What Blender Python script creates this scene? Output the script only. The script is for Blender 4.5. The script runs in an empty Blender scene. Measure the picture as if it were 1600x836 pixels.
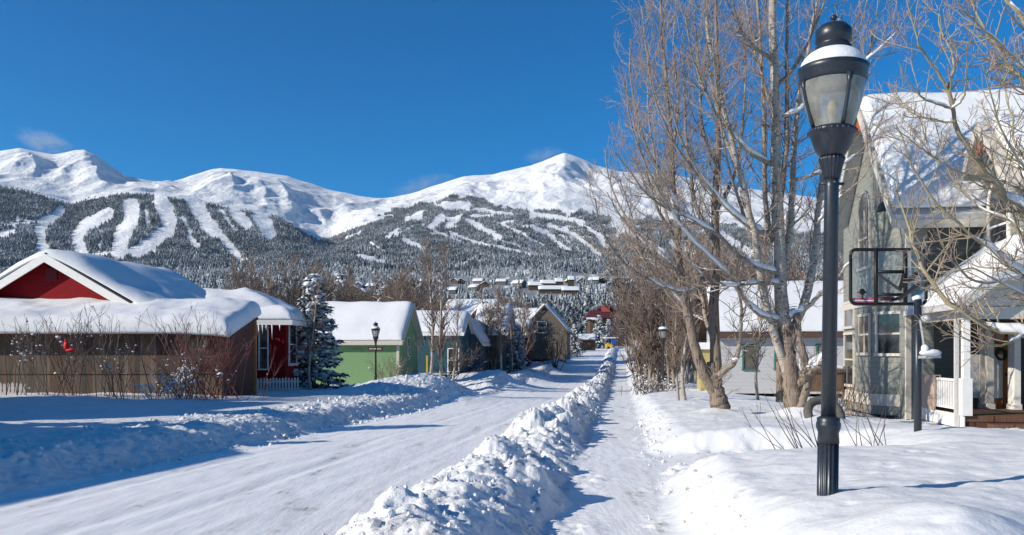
import bpy, math, numpy as np
from mathutils import Vector

rng = np.random.default_rng(11)
SC = bpy.context.scene
COL = SC.collection
R_ = math.radians

# ------------------------------------------------------------------ frame of reference
# The eye is at (0,0,EZ) looking along +Y.  World positions are worked out from sight lines and depths.
F, CX, HY, EZ = 1300.0, 800.0, 550.0, 1.8
def W(x, y, Y): return np.array([(x - CX) / F * Y, Y, EZ + (HY - y) / F * Y])
def XX(x, Y): return (x - CX) / F * Y
def ZZ(y, Y): return EZ + (HY - y) / F * Y
TH = R_(7.5)
U2 = np.array([math.sin(TH), math.cos(TH)])      # along the street
V2 = np.array([math.cos(TH), -math.sin(TH)])     # across the street, to the right
O2 = np.array([-0.14, 0.0])
def st(X, Y):
    dx = np.asarray(X) - O2[0]; dy = np.asarray(Y) - O2[1]
    return dx * V2[0] + dy * V2[1], dx * U2[0] + dy * U2[1]
def xy(s, t): return O2[0] + s * V2[0] + t * U2[0], O2[1] + s * V2[1] + t * U2[1]

# ------------------------------------------------------------------ noise
def _h(ix, iy, seed):
    n = (ix.astype(np.int64) * 374761393 + iy.astype(np.int64) * 668265263 + seed * 1442695041) & 0xFFFFFFFF
    n = ((n ^ (n >> 13)) * 1274126177) & 0xFFFFFFFF
    return (n ^ (n >> 16)) & 0xFFFFFFFF
def perlin(x, y, seed=0):
    x = np.asarray(x, float); y = np.asarray(y, float)
    x0 = np.floor(x); y0 = np.floor(y); fx = x - x0; fy = y - y0
    u = fx * fx * fx * (fx * (fx * 6 - 15) + 10); v = fy * fy * fy * (fy * (fy * 6 - 15) + 10)
    def g(dx, dy):
        a = _h(x0 + dx, y0 + dy, seed) * (2 * math.pi / 4294967296.0)
        return np.cos(a) * (fx - dx) + np.sin(a) * (fy - dy)
    a = g(0, 0); b = g(1, 0); c = g(0, 1); d = g(1, 1)
    return (a + u * (b - a) + v * (c + u * (d - c) - a - u * (b - a))) * 1.5
def fbm(x, y, oct=4, seed=0, gain=.5):
    r = 0; a = 1
    for i in range(oct):
        r = r + a * perlin(x * 2 ** i, y * 2 ** i, seed + i * 17); a *= gain
    return r
def billow(x, y, oct=3, seed=0):
    r = 0; a = 1
    for i in range(oct):
        r = r + a * (1 - 2 * np.abs(perlin(x * 2 ** i, y * 2 ** i, seed + i * 13))); a *= .5
    return r / 1.75
def worley(x, y, seed=0):
    """distance to the nearest jittered lattice point and a random number for that point"""
    x = np.asarray(x, float); y = np.asarray(y, float)
    x0 = np.floor(x); y0 = np.floor(y); best = np.full(x.shape, 9.); idr = np.zeros(x.shape)
    for dx in (-1, 0, 1):
        for dy in (-1, 0, 1):
            cx = x0 + dx; cy = y0 + dy
            px = cx + _h(cx, cy, seed) / 4294967296.; py = cy + _h(cx, cy, seed + 99) / 4294967296.
            d = np.hypot(px - x, py - y); m = d < best
            best = np.where(m, d, best); idr = np.where(m, _h(cx, cy, seed + 7) / 4294967296., idr)
    return best, idr
def sst(a, b, x):
    k = np.clip((np.asarray(x, float) - a) / (b - a), 0, 1); return k * k * (3 - 2 * k)
def gate(a, b, w, x): return sst(a - w, a + w, x) * (1 - sst(b - w, b + w, x))

# ------------------------------------------------------------------ mesh helpers
BASE = {}
def link(name, me, mat, parent=None):
    o = bpy.data.objects.new(name, me); COL.objects.link(o)
    if mat is not None: me.materials.append(mat)
    if parent is not None: o.parent = parent
    return o
def mk(name, verts, faces, mat, parent=None, smooth=True):
    """faces: array (M,k) or list of arrays / list of tuples"""
    verts = np.asarray(verts, float).reshape(-1, 3)
    b = BASE.get(parent.name, np.zeros(3)) if parent is not None else np.zeros(3)
    v = verts - b
    me = bpy.data.meshes.new(name)
    if isinstance(faces, np.ndarray): faces = [faces]
    if len(faces) and isinstance(faces[0], np.ndarray):
        li = np.concatenate([f.ravel() for f in faces]).astype(np.int32)
        tot = np.concatenate([np.full(len(f), f.shape[1]) for f in faces]).astype(np.int32)
    else:
        li = np.array([i for f in faces for i in f], np.int32); tot = np.array([len(f) for f in faces], np.int32)
    me.vertices.add(len(v)); me.vertices.foreach_set('co', v.astype(np.float32).ravel())
    me.loops.add(len(li)); me.loops.foreach_set('vertex_index', li)
    me.polygons.add(len(tot))
    st_ = np.concatenate([[0], np.cumsum(tot)[:-1]]).astype(np.int32)
    me.polygons.foreach_set('loop_start', st_); me.polygons.foreach_set('loop_total', tot)
    me.polygons.foreach_set('use_smooth', np.full(len(tot), smooth))
    me.update(calc_edges=True)
    o = link(name, me, mat, parent)
    if parent is not None: BASE[o.name] = b
    return o
class MB:
    def __init__(s): s.v = []; s.f = []; s.n = 0
    def add(s, v, f):
        v = np.asarray(v, float).reshape(-1, 3)
        s.v.append(v); s.f += [tuple(int(i) + s.n for i in q) for q in f]; s.n += len(v); return s
    def hexa(s, p):   # 8 points: bottom 4 ccw, top 4
        return s.add(p, [(3, 2, 1, 0), (4, 5, 6, 7), (0, 1, 5, 4), (1, 2, 6, 5), (2, 3, 7, 6), (3, 0, 4, 7)])
    def obox(s, c, ax, ay, az):
        c, ax, ay, az = [np.asarray(q, float) for q in (c, ax, ay, az)]
        return s.hexa([c - ax - ay - az, c + ax - ay - az, c + ax + ay - az, c - ax + ay - az,
                       c - ax - ay + az, c + ax - ay + az, c + ax + ay + az, c - ax + ay + az])
    def box(s, x0, x1, y0, y1, z0, z1):
        return s.hexa([(x0, y0, z0), (x1, y0, z0), (x1, y1, z0), (x0, y1, z0), (x0, y0, z1), (x1, y0, z1), (x1, y1, z1), (x0, y1, z1)])
    def beam(s, p, q, w, h, up=(0, 0, 1)):
        p = np.asarray(p, float); q = np.asarray(q, float); d = q - p; L = np.linalg.norm(d); d /= L
        side = np.cross(d, up); side /= np.linalg.norm(side); u = np.cross(side, d)
        return s.obox((p + q) / 2, d * L / 2, side * w / 2, u * h / 2)
    def prism(s, poly, d):   # 3-D polygon extruded along d
        poly = np.asarray(poly, float); n = len(poly); d = np.asarray(d, float)
        return s.add(np.concatenate([poly, poly + d]), [tuple(range(n))[::-1], tuple(range(n, 2 * n))] + [(i, (i + 1) % n, n + (i + 1) % n, n + i) for i in range(n)])
    def lathe(s, prof, c=(0, 0, 0), n=28, ax=None, flute=0, depth=0.):
        c = np.asarray(c, float); a = np.arange(n) * 2 * math.pi / n; vs = []
        for r, z in prof:
            rr = r * (1 - depth * (.5 + .5 * np.cos(a * flute))) if flute else np.full(n, r)
            vs.append(np.stack([np.cos(a) * rr, np.sin(a) * rr, np.full(n, z)], 1))
        v = np.concatenate(vs)
        if ax is not None:
            v = v @ np.asarray(ax, float).T
        v = v + c; m = len(prof)
        f = [(i * n + j, i * n + (j + 1) % n, (i + 1) * n + (j + 1) % n, (i + 1) * n + j) for i in range(m - 1) for j in range(n)]
        f += [tuple(range(n))[::-1], tuple(range((m - 1) * n, m * n))]
        return s.add(v, f)
    def tube(s, pts, r, k=8):
        v, f = tubes(np.asarray(pts, float)[None], np.broadcast_to(np.asarray(r, float), (1, len(pts))), k)
        s.add(v, f); n0 = s.n - len(v); s.f += [tuple(range(n0 + k))[n0:][::-1], tuple(range(s.n - k, s.n))]; return s
    def blob(s, c, r, sub=1, jit=.12, rg=None):
        v, f = ico(sub); v = v * (1 + (rg or rng).normal(0, jit, (len(v), 1)))
        return s.add(v * np.asarray(r) + np.asarray(c), f)
    def build(s, name, mat, parent=None, smooth=False):
        return mk(name, np.concatenate(s.v), s.f, mat, parent, smooth)
_ico = {}
def ico(sub):
    if sub in _ico: return _ico[sub]
    import bmesh
    bm = bmesh.new(); bmesh.ops.create_icosphere(bm, subdivisions=sub, radius=1)
    v = np.array([q.co[:] for q in bm.verts]); f = np.array([[q.index for q in p.verts] for p in bm.faces]); bm.free()
    _ico[sub] = (v, f); return _ico[sub]
def blobs(C, Rr, sub=1, jit=.15):
    """many lumps in one mesh: C (M,3), Rr (M,3)"""
    v, f = ico(sub); M = len(C); n = len(v)
    V = v[None] * (1 + rng.normal(0, jit, (M, n, 1))) * Rr[:, None, :] + C[:, None, :]
    Fc = f[None] + (np.arange(M) * n)[:, None, None]
    return V.reshape(-1, 3), Fc.reshape(-1, 3)
def tubes(P, Rr, k):
    M, N, _ = P.shape
    T = np.gradient(P, axis=1); T /= np.linalg.norm(T, axis=2, keepdims=True) + 1e-9
    mt = T.mean(1); ref = np.where(np.abs(mt[:, 2:3]) > .8, np.array([[1., .13, 0]]), np.array([[.11, .07, 1.]]))
    n1 = np.cross(T, ref[:, None, :]); n1 /= np.linalg.norm(n1, axis=2, keepdims=True) + 1e-9
    n2 = np.cross(T, n1)
    a = np.arange(k) * 2 * math.pi / k
    V = P[:, :, None, :] + Rr[:, :, None, None] * (np.cos(a)[None, None, :, None] * n1[:, :, None, :] + np.sin(a)[None, None, :, None] * n2[:, :, None, :])
    idx = np.arange(M * N * k).reshape(M, N, k)
    A = idx[:, :-1]; B = idx[:, 1:]
    Fc = np.stack([A, np.roll(A, -1, 2), np.roll(B, -1, 2), B], -1).reshape(-1, 4)
    return V.reshape(-1, 3), Fc
def join_arrays(parts):
    vs = []; q3 = []; q4 = []; n = 0
    for v, f in parts:
        vs.append(v); (q4 if f.shape[1] == 4 else q3).append(f + n); n += len(v)
    out = []
    if q4: out.append(np.concatenate(q4))
    if q3: out.append(np.concatenate(q3))
    return np.concatenate(vs), out
def thing(name, label, cat, loc, group=None, rz=0):
    o = bpy.data.objects.new(name, None); COL.objects.link(o); o.location = [float(q) for q in loc]; o.rotation_euler.z = rz
    o.empty_display_size = .2
    BASE[o.name] = np.array([float(q) for q in loc]); return tag(o, label, cat, group)
def tag(o, label, cat, group=None):
    o['label'] = label; o['category'] = cat
    if group: o['group'] = group
    return o
def struct(o): o['kind'] = 'structure'; return o
def stuff(o, label=None, cat=None):
    o['kind'] = 'stuff'
    if label: o['label'] = label
    if cat: o['category'] = cat
    return o
def dup(root, loc, rz=0, sc=1., label=None, group=None, tilt=(0, 0)):
    r = root.copy(); COL.objects.link(r); r.location = [float(q) for q in loc]; r.rotation_euler = (tilt[0], tilt[1], rz); r.scale = (sc, sc, sc) if np.isscalar(sc) else sc
    if label: r['label'] = label
    if group: r['group'] = group
    def rec(a, b):
        for ch in list(a.children):
            c = ch.copy(); COL.objects.link(c); c.parent = b; rec(ch, c)
    rec(root, r); return r

# ------------------------------------------------------------------ materials
def newmat(name):
    m = bpy.data.materials.new(name); m.use_nodes = True; nt = m.node_tree; nt.nodes.clear()
    out = nt.nodes.new('ShaderNodeOutputMaterial'); p = nt.nodes.new('ShaderNodeBsdfPrincipled'); nt.links.new(p.outputs[0], out.inputs[0])
    return m, nt, p
class N:
    def __init__(s, nt): s.nt = nt
    def node(s, t, **k):
        n = s.nt.nodes.new(t)
        for a, b in k.items(): setattr(n, a, b)
        return n
    def l(s, a, b): s.nt.links.new(a, b)
    def coord(s, rot=0, scale=(1, 1, 1), kind='Object'):
        c = s.node('ShaderNodeTexCoord'); m = s.node('ShaderNodeMapping'); s.l(c.outputs[kind], m.inputs[0])
        m.inputs['Rotation'].default_value = (0, 0, rot); m.inputs['Scale'].default_value = scale; return m.outputs[0]
    def noise(s, vec, scale, detail=4, rough=.55, dist=0):
        n = s.node('ShaderNodeTexNoise'); n.inputs['Scale'].default_value = scale; n.inputs['Detail'].default_value = detail
        n.inputs['Roughness'].default_value = rough; n.inputs['Distortion'].default_value = dist
        s.l(vec, n.inputs['Vector']); return n.outputs[0]
    def ramp(s, x, stops):
        r = s.node('ShaderNodeValToRGB'); e = r.color_ramp.elements
        while len(e) < len(stops): e.new(.5)
        for q, (p, c) in zip(e, stops): q.position = p; q.color = (*c, 1) if len(c) == 3 else c
        s.l(x, r.inputs[0]); return r.outputs[0]
    def mix(s, fac, a, b):
        m = s.node('ShaderNodeMix', data_type='RGBA')
        for v, i in ((fac, 0), (a, 6), (b, 7)):
            if hasattr(v, 'links'): s.l(v, m.inputs[i])
            elif i == 0: m.inputs[i].default_value = v
            else: m.inputs[i].default_value = (*v, 1)
        return m.outputs[2]
    def math(s, op, a, b=None, c=None):
        m = s.node('ShaderNodeMath', operation=op)
        for v, i in ((a, 0), (b, 1), (c, 2)):
            if v is None: continue
            if hasattr(v, 'links'): s.l(v, m.inputs[i])
            else: m.inputs[i].default_value = v
        return m.outputs[0]
    def bump(s, h, p, strength=.5, dist=.02, prev=None):
        b = s.node('ShaderNodeBump'); b.inputs['Strength'].default_value = strength; b.inputs['Distance'].default_value = dist
        s.l(h, b.inputs['Height'])
        if prev is not None: s.l(prev, b.inputs['Normal'])
        s.l(b.outputs[0], p.inputs['Normal']); return b.outputs[0]
    def sep(s, vec):
        n = s.node('ShaderNodeSeparateXYZ'); s.l(vec, n.inputs[0]); return n.outputs
def plain(name, col, rough=.6, metal=0., var=.12, nscale=6., bump=.0, spec=.4):
    m, nt, p = newmat(name); g = N(nt); c = g.coord()
    x = g.noise(c, nscale, 5, .6)
    lo = tuple(max(0, q * (1 - var)) for q in col); hi = tuple(min(1, q * (1 + var)) for q in col)
    g.l(g.ramp(x, [(.3, lo), (.7, hi)]), p.inputs['Base Color'])
    p.inputs['Roughness'].default_value = rough; p.inputs['Metallic'].default_value = metal; p.inputs['Specular IOR Level'].default_value = spec
    if bump: g.bump(x, p, bump, .01)
    return m
def snow_mat(name, base=(.76, .766, .778), fine=.35, lumps=.6, dist=.03, dirt=0., scale=1.0):
    m, nt, p = newmat(name); g = N(nt); c = g.coord()
    n1 = g.noise(c, 2.2 * scale, 6, .62); n2 = g.noise(c, 28 * scale, 4, .65)
    col = g.ramp(n1, [(.25, tuple(q * .955 for q in base)), (.75, base)])
    if dirt:
        d = g.noise(c, 1.1, 6, .7, .5); d2 = g.noise(c, 9, 5, .7)
        k = g.math('MULTIPLY', g.ramp(d, [(.53, (0, 0, 0)), (.63, (1, 1, 1))]), g.ramp(d2, [(.42, (0, 0, 0)), (.62, (1, 1, 1))]))
        k = g.math('MULTIPLY', k, dirt)
        col = g.mix(k, col, (.16, .135, .11))
    g.l(col, p.inputs['Base Color']); p.inputs['Roughness'].default_value = .55; p.inputs['Specular IOR Level'].default_value = .25
    b = g.bump(n1, p, lumps, dist * 2)
    g.bump(n2, p, fine, dist * .35, b)
    return m
M = {}
M['snow'] = snow_mat('snow')
M['snow_roof'] = snow_mat('roof_snow', fine=.15, lumps=.35)
M['snow_soft'] = snow_mat('soft_snow', fine=.2, lumps=.3, scale=3)
M['snow_berm'] = snow_mat('plowed_snow', fine=.7, lumps=.7, dist=.05, dirt=.75)
M['snow_bank'] = snow_mat('bank_snow', fine=.8, lumps=.8, dist=.06, dirt=.15)
def road_mat():
    m, nt, p = newmat('packed_snow_road'); g = N(nt)
    c = g.coord(rot=TH, scale=(1, .10, 1)); c2 = g.coord()
    n1 = g.noise(c, 2.6, 7, .66); n2 = g.noise(c, 16., 6, .72); n3 = g.noise(c2, 2.2, 6, .7); n4 = g.noise(c2, 30, 3, .6)
    col = g.mix(g.ramp(n2, [(.48, (0, 0, 0)), (.66, (1, 1, 1))]), (.88, .88, .88), (.82, .815, .805))
    col = g.mix(g.math('MULTIPLY', g.ramp(n1, [(.52, (0, 0, 0)), (.68, (1, 1, 1))]), .45), col, (.62, .60, .58))
    dk = g.math('MULTIPLY', g.ramp(n1, [(.58, (0, 0, 0)), (.66, (1, 1, 1))]), g.ramp(n3, [(.5, (0, 0, 0)), (.62, (1, 1, 1))]))
    col = g.mix(g.math('MULTIPLY', dk, .75), col, (.24, .22, .2))
    g.l(col, p.inputs['Base Color']); p.inputs['Roughness'].default_value = .5; p.inputs['Specular IOR Level'].default_value = .3
    b = g.bump(n2, p, .5, .02); b = g.bump(n3, p, .16, .02, b); g.bump(n4, p, .25, .008, b)
    return m
M['road'] = road_mat()
def frosted(name, g0, snowy, sc):
    m, nt, p = newmat(name); g = N(nt); c = g.coord()
    n = g.noise(c, sc, 3, .6); n2 = g.noise(c, sc * .06, 3, .6)
    geo = g.node('ShaderNodeNewGeometry'); nz = g.sep(geo.outputs['Normal'])[2]
    k = g.math('ADD', g.math('ADD', g.math('MULTIPLY', n, .9), g.math('MULTIPLY', n2, .5)), g.math('MULTIPLY', nz, .25))
    f = g.ramp(k, [(.66 - snowy * .2, (0, 0, 0)), (.98 - snowy * .2, (1, 1, 1))])
    g.l(g.mix(f, g0, (.66, .68, .70)), p.inputs['Base Color']); p.inputs['Roughness'].default_value = .85; p.inputs['Specular IOR Level'].default_value = .1; return m
def siding(name, col, pitch=.13, var=.08, dk=.35):
    m, nt, p = newmat(name); g = N(nt); c = g.coord(); z = g.sep(c)[2]
    f = g.math('FRACT', g.math('MULTIPLY', z, 1 / pitch))
    x = g.noise(g.coord(scale=(1, 1, 6)), 2.5, 5, .6)
    base = g.ramp(x, [(.3, tuple(q * (1 - var) for q in col)), (.7, tuple(min(1, q * (1 + var)) for q in col))])
    # the lap gap between two boards is an open dark joint
    base = g.mix(g.ramp(f, [(0, (1, 1, 1)), (.09, (0, 0, 0))]), base, tuple(q * dk for q in col))
    g.l(base, p.inputs['Base Color']); p.inputs['Roughness'].default_value = .7; p.inputs['Specular IOR Level'].default_value = .12
    g.bump(f, p, .5, .025); return m
def planks(name, cols, w=.19, ax=0):
    m, nt, p = newmat(name); g = N(nt); c = g.coord(); x = g.sep(c)[ax]
    k = g.math('FLOOR', g.math('MULTIPLY', x, 1 / w)); f = g.math('FRACT', g.math('MULTIPLY', x, 1 / w))
    wn = g.node('ShaderNodeTexWhiteNoise', noise_dimensions='1D'); g.l(k, wn.inputs['W'])
    col = g.ramp(wn.outputs[0], [(i / (len(cols) - 1), q) for i, q in enumerate(cols)])
    gr = g.noise(g.coord(scale=(9, 9, .8)), 3, 6, .7)
    col = g.mix(g.math('MULTIPLY', g.ramp(gr, [(.35, (1, 1, 1)), (.6, (0, 0, 0))]), .55), col, (.03, .02, .014))
    e = g.ramp(f, [(0, (1, 1, 1)), (.06, (0, 0, 0))]); col = g.mix(e, col, (.012, .01, .008))
    g.l(col, p.inputs['Base Color']); p.inputs['Roughness'].default_value = .8
    g.bump(g.math('SUBTRACT', gr, e), p, .5, .012); return m
def bark(name, light, dark, lent=True, k=1.):
    m, nt, p = newmat(name); g = N(nt); c = g.coord(scale=(1, 1, 1))
    n1 = g.noise(c, 3.5 * k, 6, .65); n2 = g.noise(g.coord(scale=(5, 5, 16) if lent else (8, 8, 1.1)), 1.6 * k, 4, .6)
    col = g.ramp(n1, [(.3, tuple(q * .72 for q in light)), (.65, light)])
    col = g.mix(g.ramp(n2, [(.54, (0, 0, 0)), (.64, (1, 1, 1))]), col, dark)
    g.l(col, p.inputs['Base Color']); p.inputs['Roughness'].default_value = .8
    g.bump(n2, p, .9, .035); return m
M['aspen'] = bark('aspen_bark', (.47, .41, .34), (.08, .06, .05))
M['old_bark'] = bark('old_bark', (.27, .205, .155), (.04, .03, .024), False, 1.5)
M['limb'] = bark('limb_bark', (.33, .28, .225), (.12, .085, .06))
M['twig'] = plain('twig_bark', (.37, .275, .225), .75, var=.25, nscale=2)
M['twig_yel'] = plain('young_bark', (.31, .26, .165), .75, var=.25, nscale=2)
M['twig_far'] = plain('distant_twigs', (.20, .145, .115), .85, var=.3, nscale=.3)
M['twig_dark'] = plain('dark_twigs', (.10, .07, .058), .85, var=.3, nscale=2)
M['twig_red'] = plain('red_twigs', (.17, .055, .05), .8, var=.3, nscale=2)
M['needles'] = plain('spruce_needles', (.055, .072, .062), .8, var=.4, nscale=1.2)
M['lamp_paint'] = plain('blue_black_lamp_paint', (.018, .024, .034), .38, var=.25, nscale=30, bump=.08, spec=.5)
M['black'] = plain('black_metal', (.012, .012, .014), .45, var=.2)
M['needles_frost'] = frosted('frosted_needles', (.055, .068, .06), .32, 5.)
M['white_trim'] = plain('white_trim_paint', (.76, .74, .70), .55, var=.06)
M['cream'] = plain('cream_trim_paint', (.56, .51, .44), .6, var=.07)
M['grey_trim'] = plain('grey_trim_paint', (.5, .5, .5), .6, var=.08)
M['red_wall'] = siding('red_siding', (.22, .006, .010), .15, .12, .6)
M['red_plain'] = plain('dark_red_paint', (.12, .008, .01), .7)
M['green_wall'] = siding('green_siding', (.20, .33, .16), .12, .05, .8)
M['grey_wall'] = siding('grey_siding', (.25, .255, .225), .17, .06, .4)
M['dark_wall'] = siding('dark_and_shaded_siding', (.10, .10, .092), .17, .06, .6)  # dark town walls; on the grey house the darkness stands for shade
M['white_wall'] = siding('white_siding', (.52, .52, .52), .2, .04, .7)
M['teal_wall'] = siding('teal_siding', (.03, .085, .105), .16)
M['bluegrey_wall'] = siding('blue_grey_siding', (.085, .12, .14), .16)
M['beige_wall'] = siding('beige_siding', (.17, .145, .115), .16)
M['pink_wall'] = siding('brownish_pink_siding', (.20, .095, .075), .16)
M['brown_wall'] = siding('brown_siding', (.11, .07, .05), .3)
M['rust_wall'] = siding('rust_red_siding', (.16, .03, .03), .3)
M['shed_wood'] = planks('weathered_planks', [(.10, .05, .03), (.16, .10, .065), (.20, .16, .125), (.11, .075, .05), (.055, .045, .04), (.17, .12, .08)], .21)
M['shed_end'] = planks('red_brown_planks', [(.12, .04, .02), (.15, .055, .03), (.10, .035, .02)], .2, 1)
M['crate_wood'] = planks('weathered_rail_planks', [(.22, .13, .08), (.16, .10, .06), (.26, .16, .1)], .12)
M['deck'] = planks('brown_deck_boards', [(.13, .055, .03), (.18, .08, .045), (.15, .07, .04)], .14, 1)
M['door_wood'] = planks('orange_door_wood', [(.45, .17, .05), (.5, .2, .06)], .15)
M['picket'] = plain('picket_white', (.6, .57, .54), .7)
M['green_trim'] = plain('green_window_paint', (.03, .16, .11), .5)
M['rug'] = plain('beige_rug_cloth', (.52, .38, .29), .95, bump=.4, nscale=60)
M['rust_panel'] = plain('rust_orange_panel', (.40, .085, .025), .7)
M['tyre'] = plain('grey_rubber', (.10, .09, .08), .9, bump=.3, nscale=20)
M['yellow'] = plain('yellow_paint', (.75, .45, .02), .5)
M['hyd_red'] = plain('hydrant_red_paint', (.45, .02, .03), .4)
M['sign_red'] = plain('sign_dark_red', (.12, .015, .025), .5)
M['sign_white'] = plain('sign_white', (.75, .75, .72), .5)
M['blue_paint'] = plain('blue_paint', (.03, .10, .35), .5)
M['bird_red'] = plain('bright_red_cloth', (.75, .012, .02), .6)
M['roof_dark'] = plain('dark_roofing', (.045, .045, .05), .8)
M['roof_red'] = plain('dark_red_roofing', (.07, .018, .022), .8)
M['pink_sticker'] = plain('pink_sticker', (.55, .10, .2), .5, var=.3, nscale=25)
def glass_dark(name, col=(.03, .035, .04)):
    m, nt, p = newmat(name); g = N(nt); c = g.coord(); x = g.noise(c, 1.3, 4, .6)
    g.l(g.ramp(x, [(.35, tuple(q * .5 for q in col)), (.7, tuple(q * 1.8 for q in col))]), p.inputs['Base Color'])
    p.inputs['Roughness'].default_value = .06; p.inputs['Specular IOR Level'].default_value = .8; return m
M['glass'] = glass_dark('window_glass')
M['glass_warm'] = glass_dark('window_glass_curtained', (.12, .10, .08))
def clear_glass(name, tint=(.93, .94, .95), haze=.12, hcol=(.7, .68, .62)):
    m = bpy.data.materials.new(name); m.use_nodes = True; nt = m.node_tree; nt.nodes.clear(); g = N(nt)
    o = g.node('ShaderNodeOutputMaterial'); t = g.node('ShaderNodeBsdfTransparent'); gl = g.node('ShaderNodeBsdfGlossy'); d = g.node('ShaderNodeBsdfTranslucent'); d2 = g.node('ShaderNodeBsdfDiffuse')
    t.inputs[0].default_value = (*tint, 1); gl.inputs['Roughness'].default_value = .04; d.inputs[0].default_value = (*hcol, 1); d2.inputs[0].default_value = (*hcol, 1)
    fr = g.node('ShaderNodeFresnel'); fr.inputs[0].default_value = 1.45
    m0 = g.node('ShaderNodeMixShader'); m0.inputs[0].default_value = .5; g.l(d.outputs[0], m0.inputs[1]); g.l(d2.outputs[0], m0.inputs[2])
    x = g.noise(g.coord(), 5, 4, .6); hz = g.math('MULTIPLY', g.ramp(x, [(.3, (.4, .4, .4)), (.7, (1, 1, 1))]), haze)
    m1 = g.node('ShaderNodeMixShader'); g.l(hz, m1.inputs[0]); g.l(t.outputs[0], m1.inputs[1]); g.l(m0.outputs[0], m1.inputs[2])
    m2 = g.node('ShaderNodeMixShader'); g.l(fr.outputs[0], m2.inputs[0]); g.l(m1.outputs[0], m2.inputs[1]); g.l(gl.outputs[0], m2.inputs[2])
    g.l(m2.outputs[0], o.inputs[0]); return m
M['lamp_glass'] = clear_glass('lamp_glass', (.88, .89, .88), .8, (.60, .60, .56))
M['board_glass'] = clear_glass('backboard_acrylic', (.95, .96, .97), .10)

# ------------------------------------------------------------------ world, sun, camera
SUN_EL = R_(26.); LD = np.array([.935, .355]); LD /= np.linalg.norm(LD)      # the light travels this way over the ground
wd = bpy.data.worlds.new('World'); SC.world = wd; wd.use_nodes = True
nt = wd.node_tree; bg = nt.nodes['Background']
sky = nt.nodes.new('ShaderNodeTexSky'); sky.sky_type = 'NISHITA'; sky.sun_disc = False
sky.sun_elevation = SUN_EL; sky.sun_rotation = math.atan2(-LD[0], -LD[1])
sky.altitude = 2900; sky.air_density = 1.0; sky.dust_density = .0; sky.ozone_density = 3.0
hs = nt.nodes.new('ShaderNodeHueSaturation'); hs.inputs['Saturation'].default_value = 1.85
nt.links.new(sky.outputs[0], hs.inputs['Color']); nt.links.new(hs.outputs[0], bg.inputs[0]); bg.inputs[1].default_value = .125
sl = bpy.data.lights.new('sun', 'SUN'); sl.energy = 5.0; sl.angle = R_(.5); sl.color = (1, .925, .80)
so = bpy.data.objects.new('sun', sl); COL.objects.link(so)
d3 = Vector((LD[0] * math.cos(SUN_EL), LD[1] * math.cos(SUN_EL), -math.sin(SUN_EL)))
so.rotation_euler = d3.to_track_quat('-Z', 'Y').to_euler()
cam = bpy.data.cameras.new('camera'); co = bpy.data.objects.new('camera', cam); COL.objects.link(co); SC.camera = co
co.location = (0, 0, EZ); co.rotation_euler = (R_(90), 0, 0); cam.sensor_width = 36; cam.lens = F / 1600 * 36
cam.shift_y = (HY - 418) / 1600; cam.clip_start = .05; cam.clip_end = 40000
SC.view_settings.view_transform = 'Standard'; SC.view_settings.look = 'None'; SC.view_settings.exposure = .18; SC.view_settings.gamma = 1
SC.render.resolution_x = 1024; SC.render.resolution_y = 535

# ------------------------------------------------------------------ the ground near by
_t = np.array([-60, 0, 20, 40, 60, 80, 100, 130, 170, 220, 300, 420]); _z = np.array([1.2, 0, -.38, -.76, -1.1, -1.2, -.9, .25, 1.7, 2.5, 3.0, 3.6])
_tf = np.linspace(-60, 420, 961); _zf = np.interp(_tf, _t, _z); _k = np.hanning(41); _k /= _k.sum()
_zf = np.convolve(np.pad(_zf, 20, 'edge'), _k, 'valid')
def zr(t): return np.interp(t, _tf, _zf)
PILES = [(-10.2, 43.0, 2.6, 4.8, .85), (-11.4, 37.0, 1.8, 4.0, .25), (-9.2, 62.5, 2.2, 4.6, 1.0), (-8.6, 80., 1.8, 5., .8), (-8.8, 101., 1.5, 4, .7),
         (-8.7, 116, 1.4, 4, .6), (-12.5, 73, 2.5, 6, .5), (-9.2, 131, 1.4, 4, .5), (-11, 91, 2, 5, .5)]
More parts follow.
